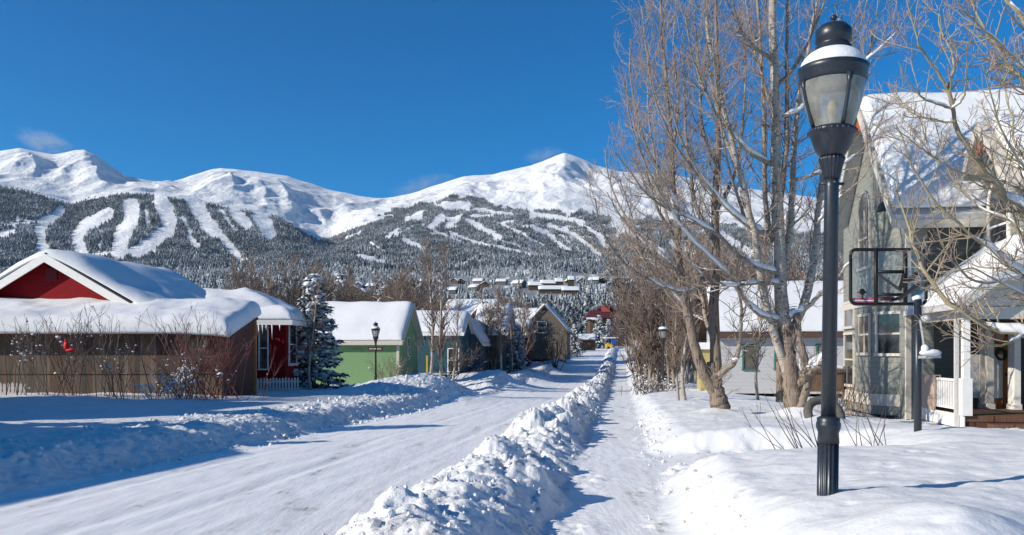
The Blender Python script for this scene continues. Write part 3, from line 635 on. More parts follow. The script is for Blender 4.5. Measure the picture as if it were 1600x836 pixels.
def traced_tree(name, label, base, limbs, Y, lv, mats, group=None, sdr=0, tp=1.25, clumps=()):
    """limbs: (points in sight-line pixels, r0, r1 in pixels, depth at start, depth at tip)"""
    bx, by = XX(base[0], Y), Y; root = thing(name, label, 'tree', (bx, by, G(bx, by)), group)
    Ps = []; Rs = []; n = 22
    for pts, r0, r1, y0, y1 in limbs:
        pts = np.array(pts, float); ln = np.concatenate([[0], np.cumsum(np.hypot(*np.diff(pts, axis=0).T))]); k = ln / ln[-1]; yy = y0 + (y1 - y0) * k
        w = np.stack([XX(pts[:, 0], yy), yy, ZZ(pts[:, 1], yy)], 1); p = resample(w, n)
        p[1:-1] += rng.normal(0, .018, (n - 2, 3)) * np.clip(r0 / 8, .3, 1); kk = np.linspace(0, 1, n); Ps.append(p); Rs.append((r1 + (r0 - r1) * (1 - kk) ** tp) / F * (y0 + (y1 - y0) * kk))
    P0 = np.array(Ps); R0 = np.array(Rs); trunkm = np.array([l[1] >= mats.get('tr', 8) for l in limbs])
    R0j = R0 * (1 + .10 * perlin(P0[..., 2] * 1.7 + P0[..., 0] * 3, P0[..., 1] * 2 + np.arange(len(P0))[:, None] * 3.3, 44))
    base_m = np.array([l[0][0][1] > 600 for l in limbs]) & trunkm if mats.get('base') else trunkm
    def bark_tube(P, Rr):
        v, f = tubes(P, Rr, 20); c = np.repeat(P.reshape(-1, 3), 20, 0); a = np.tile(np.arange(20), len(c) // 20)
        g = perlin(a * 1.31 + c[:, 0] * 2, c[:, 2] * 1.4, 55) * .09 + perlin(a * .7, c[:, 2] * 3.5 + c[:, 0], 56) * .05
        return c + (v - c) * (1 + g)[:, None], f
    v, f = bark_tube(P0[base_m], R0j[base_m]); mk('trunk', v, f, mats.get('base', mats['trunk']), root)
    if (trunkm & ~base_m).any(): mk('stem', *tubes(P0[trunkm & ~base_m], R0j[trunkm & ~base_m], 12), mats['trunk'], root)
    parts = [tubes(P0[~trunkm], R0[~trunkm], 8)] if (~trunkm).any() else []
    sn = [snow_on(P0, R0, 1.25, .80, 401 + sdr), ]
    if len(clumps):
        cl = np.array([W(x, y, yy) for x, y, _, _, yy in clumps]); rr = np.array([[a / F * yy, a / F * yy * .8, b / F * yy] for _, _, a, b, yy in clumps]); v, f = ico(2)
        Vc = v[None] * (1 + .22 * perlin(v[None, :, 0] * 1.6 + np.arange(len(cl))[:, None] * 5, v[None, :, 2] * 1.6 + v[None, :, 1], 66))[..., None] * rr[:, None] + cl[:, None]
        sn.append((Vc.reshape(-1, 3), (f[None] + (np.arange(len(cl)) * len(v))[:, None, None]).reshape(-1, 3)))
    P1, R1 = spawn(P0, R0, lv[0][0], lv[0][1], lv[0][2], lv[0][3], .90, 9, .12, lv[0][4], .52, .0055, .5, .22, .017)
    P2, R2 = spawn(P1, R1, lv[1][0], .15, lv[1][1], lv[1][2], .80, 6, .16, lv[1][3], .6, .0036, .4, .14, .010)
    P3, R3 = spawn(P2, R2, lv[2][0], .15, lv[2][1], lv[2][2], .7, 4, .16, .06, .7, .0028, .3, .15, .0055)
    lb = mk('limbs', *join_arrays(parts + [tubes(P1, R1, 6)]), mats['limb'], root)
    mk('twigs', *join_arrays([tubes(P2, np.maximum(R2, .0046 * mats.get('fine', 1)), 4), tubes(P3, np.maximum(R3, .0036 * mats.get('fine', 1)), 3)]), mats['twig'], root)
    sn += [snow_on(P1, R1, .9, .60, 431 + sdr)]; sn = [q for q in sn if q is not None]
    if sn: stuff(mk('snow', *join_arrays(sn), M['snow_soft'], root))
    return root

YA, YB, YD = 24.5, 23., 11.5
traced_tree('cottonwood_tree', 'bare forked cottonwood on the lawn with a low snowy limb sweeping over the sidewalk', (1122, 636), [
    ([(1125, 652), (1122, 620), (1116, 596), (1112, 566)], 17, 7.5, YA, YA),
    ([(1119, 600), (1118, 560), (1118, 520), (1116, 470), (1118, 420), (1117, 340), (1121, 250), (1123, 150), (1120, 60), (1118, -40)], 9.5, 2, YA, YA + 1),
    ([(1116, 612), (1106, 592), (1090, 562), (1075, 490), (1063, 425), (1058, 350), (1052, 260), (1044, 160), (1036, 70), (1031, -20)], 8.6, 1.4, YA, YA - 1),
    ([(1112, 440), (1085, 452), (1060, 456), (1020, 440), (980, 415), (952, 382), (936, 345), (930, 310)], 4, 1.2, YA, YA - 3),
    ([(1116, 600), (1130, 580), (1148, 566), (1156, 530), (1158, 480), (1150, 430)], 5.5, 1.4, YA, YA - 1.2),
    ([(1115, 530), (1103, 500), (1098, 470), (1085, 420), (1075, 360)], 4, 1.2, YA, YA + 2),
    ([(1060, 380), (1030, 330), (1008, 260), (990, 190), (975, 130)], 3, .8, YA, YA - 2),
    ([(1054, 290), (1020, 250), (995, 180), (985, 110), (985, 60)], 3, .8, YA, YA - 1),
    ([(1048, 200), (1025, 150), (1010, 80), (1003, 10)], 2.2, .8, YA, YA + 1),
    ([(1117, 380), (1090, 330), (1075, 250), (1070, 160), (1065, 70)], 4, 1, YA, YA + 1.5),
    ([(1120, 260), (1098, 200), (1092, 110), (1085, 20)], 3, 1, YA, YA - 1.5),
    ([(1118, 330), (1145, 280), (1160, 200), (1165, 110), (1160, 20)], 3.5, 1, YA, YA + 1),
    ([(1075, 480), (1030, 440), (1000, 390), (985, 330), (968, 280)], 3, .8, YA, YA - 1.5),
    ([(1065, 430), (1035, 400), (985, 350), (955, 290), (945, 230)], 3, .8, YA, YA + .5),
    ([(1062, 400), (1040, 330), (1022, 240), (1012, 150), (1015, 70)], 3, .8, YA, YA + 1.2),
    ([(1050, 240), (1060, 160), (1052, 80), (1056, 0)], 2.6, .8, YA, YA + .8),
    ([(1068, 450), (1020, 400), (972, 340), (948, 300)], 2.4, .7, YA, YA - .7),
], YA, [(4.5, .15, .6, 2.5, .08), (6.6, .22, .8, .06), (7.6, .10, .32)], {'trunk': M['old_bark'], 'limb': M['limb'], 'twig': M['twig'], 'tr': 8}, clumps=[(1103, 590, 6, 9, YA - .1), (1097, 574, 3.2, 10, YA - .06), (1149, 561, 6, 2.6, YA - .9)])
traced_tree('aspen_tree', 'tall pale multi stemmed aspen with split brown trunk just left of the lamp post', (1240, 640), [
    ([(1241, 655), (1238, 615), (1234, 575), (1228, 525), (1223, 490)], 15.5, 9.5, YB, YB),
    ([(1226, 510), (1221, 470), (1218, 400), (1214, 300), (1212, 200), (1210, 100), (1208, 0), (1207, -70)], 11, 5, YB, YB),
    ([(1232, 590), (1212, 525), (1195, 470), (1184, 390), (1164, 305), (1142, 220), (1122, 130), (1107, 50), (1100, -30)], 7.6, 2, YB, YB - 1),
    ([(1236, 530), (1255, 480), (1270, 420), (1277, 350), (1284, 280), (1296, 200), (1305, 120), (1312, 30)], 7.2, 2, YB, YB + 1.5),
    ([(1224, 440), (1236, 340), (1240, 250), (1246, 170), (1262, 80), (1276, 0), (1285, -50)], 5.6, 2.5, YB, YB + 1),
    ([(1222, 420), (1199, 340), (1194, 240), (1192, 140), (1186, 40), (1180, -40)], 5, 2, YB, YB + .7),
    ([(1216, 330), (1228, 240), (1230, 150), (1229, 50), (1233, -40)], 5, 2, YB + .3, YB + 1.2),
    ([(1224, 500), (1195, 496), (1168, 474), (1140, 432), (1108, 400), (1078, 370), (1052, 335), (1030, 290)], 4.4, 1, YB, YB - 2.5),
    ([(1220, 444), (1182, 442), (1140, 446), (1102, 430), (1075, 410)], 3.8, 1, YB, YB - 2),
    ([(1218, 428), (1180, 416), (1150, 396), (1118, 366), (1082, 342), (1046, 328), (1008, 300), (984, 266), (962, 240)], 4.6, 1, YB, YB - 3),
    ([(1213, 368), (1180, 358), (1150, 338), (1120, 308), (1092, 278), (1064, 240), (1040, 200), (1022, 150), (1012, 100)], 4.4, 1, YB, YB - 2),
    ([(1209, 258), (1175, 240), (1147, 212), (1120, 180), (1097, 130), (1080, 80), (1070, 20)], 4.4, 1, YB, YB - 1.5),
    ([(1205, 88), (1186, 80), (1165, 58), (1150, 25), (1142, -20)], 3.6, 1, YB, YB - 1),
    ([(1226, 500), (1258, 482), (1285, 456), (1312, 428), (1335, 400)], 5.5, 1.4, YB, YB - 1),
    ([(1222, 182), (1250, 172), (1290, 132), (1330, 112), (1372, 78), (1400, 50), (1425, 10)], 3, .8, YB, YB - 1),
    ([(1216, 132), (1240, 108), (1265, 62), (1284, 15), (1295, -30)], 3, 1, YB, YB + 1),
    ([(1232, 284), (1280, 270), (1330, 248), (1366, 210), (1385, 160)], 3, .8, YB, YB - 1),
    ([(1276, 350), (1305, 315), (1345, 280), (1372, 240)], 2.6, .8, YB, YB - 1),
    ([(1243, 606), (1266, 581), (1294, 561)], 7.5, 7, YB, YB - 1),
    ([(1250, 645), (1262, 590), (1250, 530), (1244, 490)], 6.4, 5, YB - .3, YB - .2),
    ([(1218, 628), (1217, 570), (1216, 500), (1226, 420), (1232, 330)], 5.6, 3, YB + 2, YB + 2),
    ([(1300, 150), (1325, 90), (1345, 40), (1355, 0)], 2.6, .8, YB + 1, YB + .5),
    ([(1210, 180), (1190, 120), (1175, 60), (1165, 0)], 3, 1, YB, YB + 1.5),
    ([(1290, 240), (1320, 180), (1345, 120), (1365, 50), (1372, 0)], 3, .8, YB + 1, YB + 1.6),
    ([(1152, 260), (1128, 200), (1110, 120), (1103, 40), (1106, -20)], 3, .8, YB, YB + 1.2),
    ([(1184, 390), (1150, 300), (1130, 220), (1118, 120), (1112, 30)], 3, .8, YB, YB - 1.8),
    ([(1120, 308), (1080, 250), (1052, 180), (1040, 110), (1036, 40)], 2.4, .7, YB - 1, YB - 2.4),
    ([(1046, 328), (1010, 260), (985, 190), (978, 120)], 2.2, .7, YB - 2, YB - 2.8),
    ([(1118, 366), (1068, 330), (1030, 270), (1000, 220)], 2.2, .7, YB - 1, YB - 3),
], YB, [(4.0, .16, .6, 2.4, .08), (6.0, .22, .75, .06), (7.2, .10, .3)], {'trunk': M['aspen'], 'base': M['old_bark'], 'limb': M['limb'], 'twig': M['twig'], 'tr': 5.5}, None, 7, clumps=[(1252, 622, 7, 24, YB - .08), (1250, 590, 4, 28, YB - .1), (1268, 573, 9, 3.4, YB - .55), (1283, 562, 10, 3.6, YB - .75)])
traced_tree('cottonwood_tree', 'yellow green barked tree reaching in from the right in front of the grey house', (1700, 640), [
    ([(1720, 720), (1712, 600), (1705, 480), (1690, 340), (1672, 200), (1650, 80), (1625, -60)], 22, 8, YD, YD),
    ([(1708, 560), (1650, 535), (1600, 523), (1545, 510), (1490, 478), (1455, 440), (1434, 400), (1418, 350), (1406, 310), (1400, 262)], 7.5, 1, YD, YD + 1),
    ([(1706, 500), (1650, 462), (1600, 432), (1560, 398), (1500, 352), (1452, 302), (1420, 245), (1400, 195)], 5.5, 1, YD, YD - 1),
    ([(1692, 430), (1640, 370), (1600, 330), (1545, 276), (1512, 230), (1490, 182), (1481, 138)], 8, 3, YD, YD - .6),
    ([(1481, 140), (1464, 112), (1440, 76), (1425, 32), (1414, -10)], 2.6, .8, YD - .6, YD - 1),
    ([(1481, 138), (1491, 92), (1472, 52), (1464, 8)], 2.6, .8, YD - .6, YD - .2),
    ([(1483, 168), (1445, 154), (1416, 124), (1404, 96)], 2.2, .7, YD - .6, YD - .9),
    ([(1492, 190), (1452, 186), (1412, 162), (1394, 146)], 2.2, .7, YD - .6, YD - .3),
    ([(1484, 170), (1506, 152), (1510, 110), (1511, 66)], 1.8, .6, YD - .6, YD - .9),
    ([(1680, 220), (1640, 165), (1600, 125), (1562, 82), (1532, 34), (1510, -20)], 4.5, 1.4, YD, YD + .8),
    ([(1676, 190), (1600, 104), (1540, 48), (1505, 15), (1488, -20)], 3.8, 1.1, YD, YD - .8),
    ([(1655, 110), (1600, 34), (1576, 2), (1560, -30)], 5, 2.5, YD, YD),
    ([(1692, 360), (1600, 262), (1562, 192), (1546, 142), (1535, 100)], 3.6, .9, YD, YD - 1),
    ([(1600, 432), (1530, 440), (1484, 402), (1462, 352), (1450, 310)], 3, .8, YD - .3, YD - 1.2),
    ([(1545, 276), (1500, 270), (1440, 232), (1405, 205)], 2.4, .7, YD - .5, YD - 1),
    ([(1640, 300), (1590, 230), (1580, 180), (1565, 120)], 3, .8, YD, YD + 1),
    ([(1600, 523), (1560, 540), (1510, 530), (1470, 500)], 2.2, .7, YD, YD - 1),
    ([(1700, 470), (1640, 400), (1580, 345), (1540, 330), (1505, 300), (1480, 262)], 3.6, .8, YD, YD + 1.4),
    ([(1660, 140), (1610, 110), (1560, 100), (1530, 110)], 2.2, .7, YD, YD - 1),
    ([(1690, 300), (1630, 210), (1600, 140), (1590, 90)], 3, .8, YD, YD - .6),
    ([(1700, 520), (1640, 480), (1560, 440), (1520, 420), (1480, 430), (1450, 470)], 3, .7, YD, YD - 1.2),
    ([(1650, 462), (1600, 380), (1570, 300), (1530, 240), (1520, 200)], 2.8, .7, YD, YD - .5),
], YD, [(6.2, .12, .35, 1.3, .05), (9.5, .10, .42, .06), (10, .05, .16)], {'fine': .62, 'trunk': M['old_bark'], 'limb': M['twig_yel'], 'twig': M['twig'], 'tr': 12}, None, 13)

def bare_tree(name, label, cat, h, spread, nl, lv, mats, rt, stems=1, fork=.35, rmin=.004, snow=True, k3=3):
    root = thing(name, label, cat, (0, 0, 0)); n = 16
    P0, R0 = grow(rng.normal(0, .12 * (stems > 1), (stems, 3)) * [1, 1, 0] * stems ** .5 - [0, 0, .2], np.array([[0, 0, 1.]]) + rng.normal(0, .05 + .06 * (stems > 1), (stems, 3)), h * rng.uniform(.8, 1, stems), n, .05, .02, np.full(stems, rt), .016)
    v, f = tubes(P0, R0, 8); mk('trunk', v, f, mats[0], root)
    P1, R1 = spawn(P0, R0, nl / h / stems, fork, spread * .6, spread * 1.1, .75, 8, .09, .09, .6, rmin, .6, .25, .05)
    P2, R2 = spawn(P1, R1, lv[0], .2, .4, 1.3, .7, 6, .12, .08, .65, rmin, .4, .2, .02)
    P3, R3 = spawn(P2, R2, lv[1], .15, .2, .6, .7, 4, .14, .06, .7, rmin * .8, .3, .15, .01)
    mk('branches', *join_arrays([tubes(P1, np.maximum(R1, rmin), 5), tubes(P2, np.maximum(R2, rmin), 4), tubes(P3, np.maximum(R3, rmin * .8), k3)]), mats[1], root)
    if snow:
        s1 = snow_on(P1, R1, .9, .6, 3, .006); s2 = snow_on(P2, R2, 1., .6, 5, .005)
        q = [z for z in (s1, s2) if z is not None]
        if q: stuff(mk('snow', *join_arrays(q), M['snow_soft'], root))
    return root
def spruce(name, label, h, r, whorls, nb, seed, snowy=.6, needle=(.34, .10), nm=None, sk=1.):
    root = thing(name, label, 'tree', (0, 0, 0)); tr = MB(); tr.lathe([(.022 * h, -.3), (.015 * h, .4 * h), (.004 * h, h)], n=8); tr.build('trunk', M['old_bark'], root, True)
    rg = np.random.default_rng(seed); V = []; q = 0; S = []; SR = []
    zz = []; dd = []; pp = []; ll = []
    for i in range(whorls):
        z = h * (.06 + .93 * (i / whorls) ** .92); L = r * (1 - (z / h)) ** .85 + .12
        for b in range(nb):
            a = rg.uniform(0, 6.28); Lb = L * rg.uniform(.5, 1.15); drp = -.28 - .2 * rg.random() + .45 * (z / h); m = int(5 + 10 * Lb / r)
            for s in np.linspace(.18, 1, m):
                p = np.array([math.cos(a) * Lb * s, math.sin(a) * Lb * s, z + drp * Lb * s + .14 * Lb * s * s]); pp.append(p); zz.append(a); dd.append(drp); ll.append(Lb)
            if rg.random() < snowy:
                for s in rg.uniform(.35, .98, 3): S.append([math.cos(a) * Lb * s, math.sin(a) * Lb * s, z + drp * Lb * s + .14 * Lb * s * s + .05]); e = sk * rg.uniform(.07, .21) * (h / 6) ** .5; SR.append([e, e, e * .5])
    pp = np.array(pp); m = len(pp); k = 3
    C = np.repeat(pp, k, 0); az = np.repeat(np.array(zz), k) + rg.normal(0, .75, m * k); el = rg.normal(-.35, .35, m * k); sz = rg.uniform(.7, 1.3, m * k)[:, None] * (h / 6) ** .5
    d = np.stack([np.cos(az) * np.cos(el), np.sin(az) * np.cos(el), np.sin(el)], 1); sd = np.stack([-np.sin(az), np.cos(az), rg.normal(0, .4, m * k)], 1); sd /= np.linalg.norm(sd, axis=1, keepdims=True)
    a0 = C - d * needle[0] * .4 * sz; a1 = C + d * needle[0] * .2 * sz + sd * needle[1] * sz; a2 = C + d * needle[0] * .8 * sz; a3 = C + d * needle[0] * .2 * sz - sd * needle[1] * sz
    v = np.stack([a0, a1, a2, a3], 1).reshape(-1, 3); f = np.arange(m * k * 4).reshape(-1, 4); mk('foliage', v, f, nm or M['needles'], root, False)
    if S: v, f = blobs(np.array(S), np.array(SR), 1, .2); stuff(mk('snow', v, f, M['snow_soft'], root))
    return root
def place_first(o, X, Y, rz=0, sc=1., z=None, label=None, group=None):
    o.location = (X, Y, (G(X, Y) if z is None else z) - .05); o.rotation_euler.z = rz; o.scale = (sc, sc, sc)
    if label: o['label'] = label
    if group: o['group'] = group
class Stock:
    """prototypes of one kind; the first use moves the prototype, later uses copy it"""
    def __init__(s, protos): s.p = protos; s.used = [False] * len(protos)
    def put(s, i, X, Y, rz, sc, label, group=None, z=None):
        i %= len(s.p); zz = (G(X, Y) if z is None else z) - .05
        if not s.used[i]:
            s.used[i] = True; o = s.p[i]; o.location = (X, Y, zz); o.rotation_euler.z = rz; o.scale = (sc, sc, sc); o['label'] = label
            if group: o['group'] = group
            elif 'group' in o: del o['group']
            return o
        o = dup(s.p[i], (X, Y, zz), rz, sc, label, group)
        if not group and 'group' in o: del o['group']
        return o

# background bare trees
aspens = Stock([bare_tree('bare_aspen', 'x', 'tree', 10.5, 1.9, 70, (3.4, 3.6), (M['aspen'], M['twig_far']), .125, 1, .22, .010, True) for i in range(3)])
thick = Stock([bare_tree('bare_tree', 'x', 'tree', 8.5, 2.9, 130, (3.6, 3.6), (M['limb'], M['twig_far']), .10, 3, .12, .017, True) for i in range(3)])
rg = np.random.default_rng(5)
def scatter(stock, n, x0, x1, Y0, Y1, h0, h1, label, group, hproto, slim=None):
    for i in range(n):
        Y = math.exp(rg.uniform(math.log(Y0), math.log(Y1))); x = rg.uniform(x0, x1); X = XX(x, Y)
        if slim and not slim(*st(X, Y)): continue
        z = G(X, Y) if Y < 335 else float(terr_z(np.array([X]), np.array([Y]))[0])
        stock.put(i, X, Y, rg.uniform(0, 6.28), rg.uniform(h0, h1) / hproto, label, group, z)
scatter(thick, 70, 330, 640, 85, 190, 8, 13, 'bare brown tree in the thicket beyond the red and green houses', 'bare trees behind the red and green houses', 8.5, lambda s, t: s < -13)
scatter(thick, 66, 640, 930, 110, 290, 6, 11, 'bare brown tree among the houses left of the far road', 'bare trees left of the far road', 8.5, lambda s, t: s < -12)
scatter(thick, 40, 700, 930, 84, 135, 6, 9.5, 'bare brown tree among the houses left of the far road', 'bare trees left of the far road', 8.5, lambda s, t: -30 < s < -11.3)
scatter(thick, 60, 955, 1110, 66, 210, 9, 14, 'bare brown tree in the row right of the far sidewalk', 'bare trees lining the right of the road', 8.5, lambda s, t: s > 2.4)
scatter(aspens, 30, 985, 1130, 62, 140, 8, 12, 'slim bare aspen in the row right of the far sidewalk', 'slim aspens lining the right of the road', 10.5, lambda s, t: s > 2.6)
scatter(thick, 46, 1110, 1420, 70, 200, 9, 14, 'bare brown tree behind the white house', 'bare trees behind the white house', 8.5)
scatter(thick, 16, -60, 300, 90, 200, 7, 10, 'bare brown tree beyond the roof of the red house', 'bare trees beyond the red house roof', 8.5)
for x, Y, h, lab in [(671, 57, 11.2, 'tall slim aspen behind the hydrant, left one of the close pair'), (688, 56.5, 11.8, 'tall slim aspen behind the hydrant, right one of the close pair'), (706, 58, 7.5, 'short dark aspen just right of the close tall pair'),
                     (784, 78, 9.8, 'slim bare aspen in front of the rust red house'), (800, 80, 6.5, 'lower bare aspen right of the rust red house lamp'), (1060, 35, 5.2, 'thin young aspen stem left of the cluster beside the far right lamp'), (1071, 34.5, 7.6, 'taller young aspen stem in the cluster beside the far right lamp'), (1066, 36.5, 6.4, 'middle young aspen stem in the cluster beside the far right lamp'),
                     (1185, 36, 6.8, 'thin sapling on the lawn in front of the white house'), (486, 41.5, 6.6, 'pale snowy aspen standing in front of the snow laden spruce')]:
    aspens.put(int(x), XX(x, Y), Y, rg.uniform(0, 6), h / 10.5, lab)
for x, Y, h, lab in [(1012, 53, 7.5, 'bare brown tree rising in front of the spruce behind the far right lamp'), (1034, 54, 8.5, 'bare brown tree directly behind the far right lamp'), (1052, 52, 7, 'low bare brown tree right of the far right lamp'), (997, 66, 7.5, 'bare brown tree behind the small white sidewalk sign')]:
    thick.put(int(x), XX(x, Y), Y, rg.uniform(0, 6), h / 8.5, lab)
# spruces
spr = Stock([spruce('spruce_tree', 'x', 6.5, 2.1, 26, 8, 3 + i, .95, (.34, .10), M['needles_frost']) for i in range(2)])
spr.put(0, XX(490, 43.5), 43.5, .4, .95, 'snow laden spruce between the red house and the green house')
spr.put(1, XX(1024, 58), 58, 1.4, .62, 'snow laden spruce behind the street lamp by the sidewalk')
spr.put(0, XX(1008, 75), 75, 2.4, .6, 'smaller snowy spruce further along behind the sidewalk sign')
spr.put(1, XX(808, 86), 86, 2.4, .8, 'snowy spruce between the rust red house and the beige gable')
spr.put(0, XX(535, 140), 140, 1., 2.1, 'tall dark spruce rising behind the roof of the green house')
spr.put(1, XX(898, 150), 150, 3., .9, 'snowy spruce left of the far end of the road')
spr.put(0, XX(936, 300), 300, 3., 1.9, 'big frosted spruce in front of the dark red lodge, left one')
spr.put(1, XX(951, 305), 305, 2., 1.7, 'big frosted spruce in front of the dark red lodge, right one')
spr.put(1, XX(641, 170), 170, 1., 2.2, 'broad brownish pine right behind the two tall aspens')
spr.put(0, XX(288, 120), 120, 1., 1.35, 'small dark spruce peeping over the red house roof')
# conifers and woods at the foot of the mountains that can be told apart
fspr = Stock([spruce('conifer_tree', 'x', 14, 3.2, 20, 6, 30 + i, 1., (1.1, .34), M['mid_forest'], 1.5) for i in range(3)])
for i in range(170):
    Y = rg.uniform(340, 620); x = rg.uniform(520, 1000) if i < 140 else rg.choice([rg.uniform(-20, 520), rg.uniform(1000, 1420)]); X = XX(x, Y)
    yy = HY - (float(terr_z(np.array([X]), np.array([Y]))[0]) - EZ) * F / Y
    if near_town(np.array([x]), np.array([yy]))[0] or (815 < x < 905 and yy < 500): continue
    fspr.put(i, X, Y, rg.uniform(0, 6), rg.uniform(.5, 1.05), 'snowy conifer on the slope among the far town houses', 'conifers among the far town houses', float(terr_z(np.array([X]), np.array([Y]))[0]))

def shrub(name, label, X, Y, n, h, spread, mat, r=.008, puffs=0, lean=(0, 0), dens=(3.5, 4), z=None, group=None, wid=.3, rmin=.0035, plo=.1):
    zz = G(X, Y) if z is None else z; root = thing(name, label, 'shrub', (X, Y, zz - .05), group)
    s0 = np.stack([X + rng.normal(0, wid, n), Y + rng.normal(0, wid * .7, n), np.full(n, zz - .1)], 1)
    d = rng.normal(0, spread, (n, 3)); d[:, 2] = 1; d[:, 0] += lean[0]; d[:, 1] += lean[1]
    P0, R0 = grow(s0, d, h * rng.uniform(.6, 1.1, n), 9, .07, .01, np.full(n, r) * rng.uniform(.7, 1.3, n), rmin)
    P1, R1 = spawn(P0, R0, dens[0], .25, .25 * h, .5 * h, .5, 6, .09, .05, .7, rmin, .5, .15, r)
    P2, R2 = spawn(P1, R1, dens[1], .2, .1 * h, .25 * h, .5, 4, .1, .05, .7, rmin * .8, .4, .1, r * .7)
    mk('stems', *join_arrays([tubes(P0, R0, 5), tubes(P1, R1, 4), tubes(P2, np.maximum(R2, rmin * .8), 3)]), mat, root)
    if puffs:
        c = np.concatenate([P1[:, 2:].reshape(-1, 3), P2[:, 1:].reshape(-1, 3)]); c = c[c[:, 2] > zz + plo]; c = c[rng.integers(0, len(c), puffs)]
        e = rng.uniform(.012, .038, puffs) * (1 + .9 * (rng.random(puffs) < .12)); v, f = blobs(c, np.stack([e * 1.4, e * 1.2, e * .75], 1), 1, .25); stuff(mk('snow', v, f, M['snow_soft'], root))
    return root

# ------------------------------------------------------------------ building helpers
class Fr:
    def __init__(s, O, ang):
        s.O = np.asarray(O, float); s.A = np.array([math.cos(ang), math.sin(ang)]); s.B = np.array([-math.sin(ang), math.cos(ang)])
    def p(s, a, b, z): return np.array([s.O[0] + a * s.A[0] + b * s.B[0], s.O[1] + a * s.A[1] + b * s.B[1], z])
    def box(s, mb, a0, a1, b0, b1, z0, z1):
        return mb.hexa([s.p(a0, b0, z0), s.p(a1, b0, z0), s.p(a1, b1, z0), s.p(a0, b1, z0), s.p(a0, b0, z1), s.p(a1, b0, z1), s.p(a1, b1, z1), s.p(a0, b1, z1)])
def sheet(fr, a, b, top, bot):
    """closed slab over the a x b grid between two height functions"""
    A, B = np.meshgrid(a, b, indexing='ij'); Zt = top(A, B); Zb = bot(A, B); na, nb = A.shape
    xy_ = fr.O[None, None] + A[..., None] * fr.A + B[..., None] * fr.B
    V = np.concatenate([np.concatenate([xy_, Zt[..., None]], -1).reshape(-1, 3), np.concatenate([xy_, Zb[..., None]], -1).reshape(-1, 3)])
    i = np.arange(na * nb).reshape(na, nb); m = na * nb
    Ft = np.stack([i[:-1, :-1], i[1:, :-1], i[1:, 1:], i[:-1, 1:]], -1).reshape(-1, 4); Fb = Ft[:, ::-1] + m
    per = np.concatenate([i[:-1, 0], i[-1, :-1], i[:0:-1, -1], i[0, :0:-1]]); nx = np.roll(per, -1)
    return V, np.concatenate([Ft, Fb, np.stack([per, per + m, nx + m, nx], -1)])
def snow_slab(name, fr, rect, zf, thick, parent, mat=None, n=(26, 40), rr=.45, noise=.08, sd=0, hang=.0):
    a0, a1, b0, b1 = rect
    def cs(lo, hi, m):
        k = np.linspace(0, 1, m); k = .5 - .5 * np.cos(math.pi * k); k = .55 * k + .45 * np.linspace(0, 1, m); return lo + (hi - lo) * k
    a = cs(a0, a1, n[0]); b = cs(b0, b1, n[1])
    def top(A, B):
        d = np.minimum(np.minimum(A - a0, a1 - A), np.minimum(B - b0, b1 - B)); e = np.sqrt(np.clip(1 - (1 - np.clip(d / rr, 0, 1)) ** 2, 0, 1))
        nz = noise * fbm(A * .5 + sd * 3.1, B * .5 + sd, 3, 900 + sd)
        return zf(A, B) + .012 + (thick + nz) * (.18 + .82 * e)
    V, Fc = sheet(fr, a, b, top, lambda A, B: zf(A, B) + .006); return mk(name, V, Fc, mat or M['snow_roof'], parent)
def roof_slab(name, fr, rect, zf, parent, mat, th=.14, n=(9, 17), eb=None):
    a0, a1, b0, b1 = rect; b = np.linspace(b0, b1, n[1]) if eb is None else np.asarray(eb)
    V, Fc = sheet(fr, np.linspace(a0, a1, n[0]), b, zf, lambda A, B: zf(A, B) - th); return mk(name, V, Fc, mat, parent, False)
